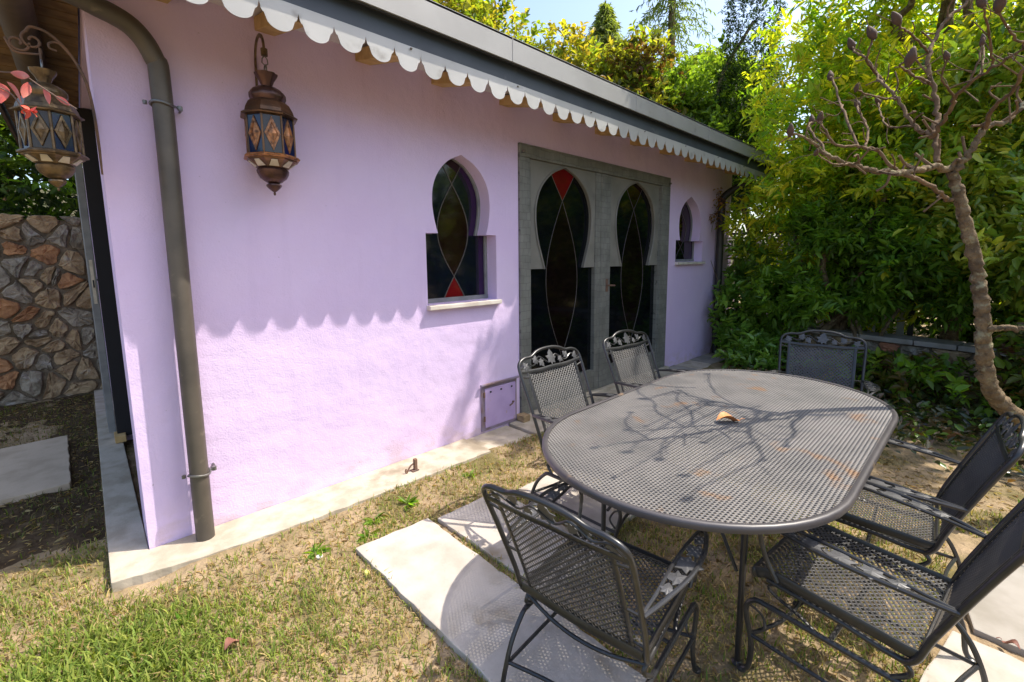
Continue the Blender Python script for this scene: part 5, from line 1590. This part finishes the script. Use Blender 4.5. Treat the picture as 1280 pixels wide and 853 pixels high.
def free(x, y):
    k = ~((x > -0.16) & (y > -0.325 + 0.15 * np.clip(0.2 - x, 0, 1)) & (x < 7.3))
    k &= ~((x > 0.79) & (x < 1.185) & (y < -0.72) & (y > -2.3))
    k &= ~((x > 1.25) & (x < 1.68) & (y < -0.79) & (y > -1.6))
    k &= ~((x > 1.79) & (x < 2.19) & (y < -0.88) & (y > -1.53))
    k &= ~((x > 1.4) & (x < 3.2) & (y < -2.82))
    k &= ~((x < -0.31) & (x > -1.05) & (y > 1.25) & (y < 2.44))
    return k


def scatter(n, x0, x1, y0, y1):
    x = rng.uniform(x0, x1, n)
    y = rng.uniform(y0, y1, n)
    return x, y


x, y = scatter(420000, -1.5, 3.6, -3.4, 4.1)
dn, lush = lawn_density(x, y)
k = free(x, y) & (rng.random(len(x)) < dn * 0.75)
x, y, dn, lush = x[k], y[k], dn[k], lush[k]
n = len(x)
az = rng.random(n) * 2 * np.pi
lean = rng.uniform(0.25, 1.15, n)
ln = rng.uniform(0.018, 0.050, n) * (1 + 1.1 * np.clip(lush, 0, 1))
wd = rng.uniform(0.0013, 0.0030, n) * (1 + 0.9 * lush)
b = np.stack([x, y, gz(x, y) - 0.002 + 0.010 * (y > 0.45) * (x < -0.16)], 1)
hd = np.stack([np.cos(az), np.sin(az), np.zeros(n)], 1)
sd_ = np.stack([-np.sin(az), np.cos(az), np.zeros(n)], 1)
mid_ = b + hd * (ln * np.sin(lean) * 0.4)[:, None] + np.array((0, 0, 1)) * (ln * np.cos(lean * 0.7) * 0.62)[:, None]
tip = b + hd * (ln * np.sin(lean) * 1.0)[:, None] + np.array((0, 0, 1)) * (ln * np.cos(lean) * 0.95)[:, None]
W_ = wd[:, None]
V = np.stack([b - sd_ * W_, b + sd_ * W_, mid_ + sd_ * W_ * 0.8, mid_ - sd_ * W_ * 0.8, tip + sd_ * W_ * 0.12, tip - sd_ * W_ * 0.12], 1).reshape(-1, 3)
i0 = np.arange(n)[:, None] * 6
Q = np.concatenate([i0 + np.array([[0, 1, 2, 3]]), i0 + np.array([[3, 2, 4, 5]])], 0)
green = pal(n, [(0.17, 0.23, 0.035), (0.10, 0.16, 0.022), (0.25, 0.28, 0.055)])
straw = pal(n, [(0.42, 0.33, 0.15), (0.34, 0.27, 0.11), (0.30, 0.20, 0.09)])
g = (rng.random(n) < np.clip(0.54 + 0.45 * lush + 0.22 * (dn - 0.5), 0, 0.95))[:, None]
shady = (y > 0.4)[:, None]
straw = np.where(shady, straw * 0.35, straw)  # blade colours darkened where the house's shade falls
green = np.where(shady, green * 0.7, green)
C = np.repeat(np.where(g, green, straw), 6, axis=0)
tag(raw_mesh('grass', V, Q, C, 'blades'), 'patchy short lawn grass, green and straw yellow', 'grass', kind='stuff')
# straw and leaf litter lying flat
x, y = scatter(42000, -1.5, 4.2, -3.4, 4.1)
k = free(x, y)
x, y = x[k], y[k]
n = len(x)
az = rng.random(n) * 2 * np.pi
d = np.stack([np.cos(az), np.sin(az), rng.uniform(0.0, 0.15, n)], 1)
ls = rng.uniform(0.012, 0.045, n)
V, Q, C = leaf_arrays(np.stack([x, y, gz(x, y) + 0.003 + 0.012 * (y > 0.4) * (x < -0.16)], 1), norm(d), ls, ls * rng.uniform(0.08, 0.35, n), pal(n, [(0.40, 0.29, 0.13), (0.26, 0.16, 0.07), (0.16, 0.10, 0.05), (0.36, 0.30, 0.16)]))
tag(raw_mesh('leaf_litter', V, Q, C, 'blades'), 'dry straw and leaf litter scattered over the soil', 'litter', kind='stuff')
# small weeds
for i, (wx, wy, s, lb) in enumerate(((1.20, -0.50, 0.085, 'upright weed tuft near the tip of the long slab, toward the wall'), (0.98, -0.50, 0.07, 'flat leafy weed between the long slab and the path'),
                                     (0.88, -0.63, 0.075, 'leafy weed touching the corner of the long slab'), (0.62, -0.56, 0.08, 'broad leafy weed in bare soil before the wall'),
                                     (1.72, -0.46, 0.07, 'small weed by the path below the wall hatch'), (0.06, -0.62, 0.065, 'small weed tuft in bare soil before the downpipe'))):
    t = tag(empty('weed', (wx, wy, float(gz(np.array(wx), np.array(wy))))), lb, 'weed', 'weeds in the lawn')
    nl = 16
    a = rng.random(nl) * 2 * np.pi
    el = rng.uniform(0.25, 1.1 if i in (0, 5) else 0.6, nl)
    d = np.stack([np.cos(a) * np.cos(el), np.sin(a) * np.cos(el), np.sin(el)], 1)
    ls = s * rng.uniform(0.6, 1.1, nl)
    V, Q, C = leaf_arrays(d * 0.004, d, ls, ls * 0.26, pal(nl, LAUREL + [(0.17, 0.22, 0.03)]), curl=0.3)
    tag(raw_mesh('leaves', V, Q, C, 'foliage', t), kind='stuff')
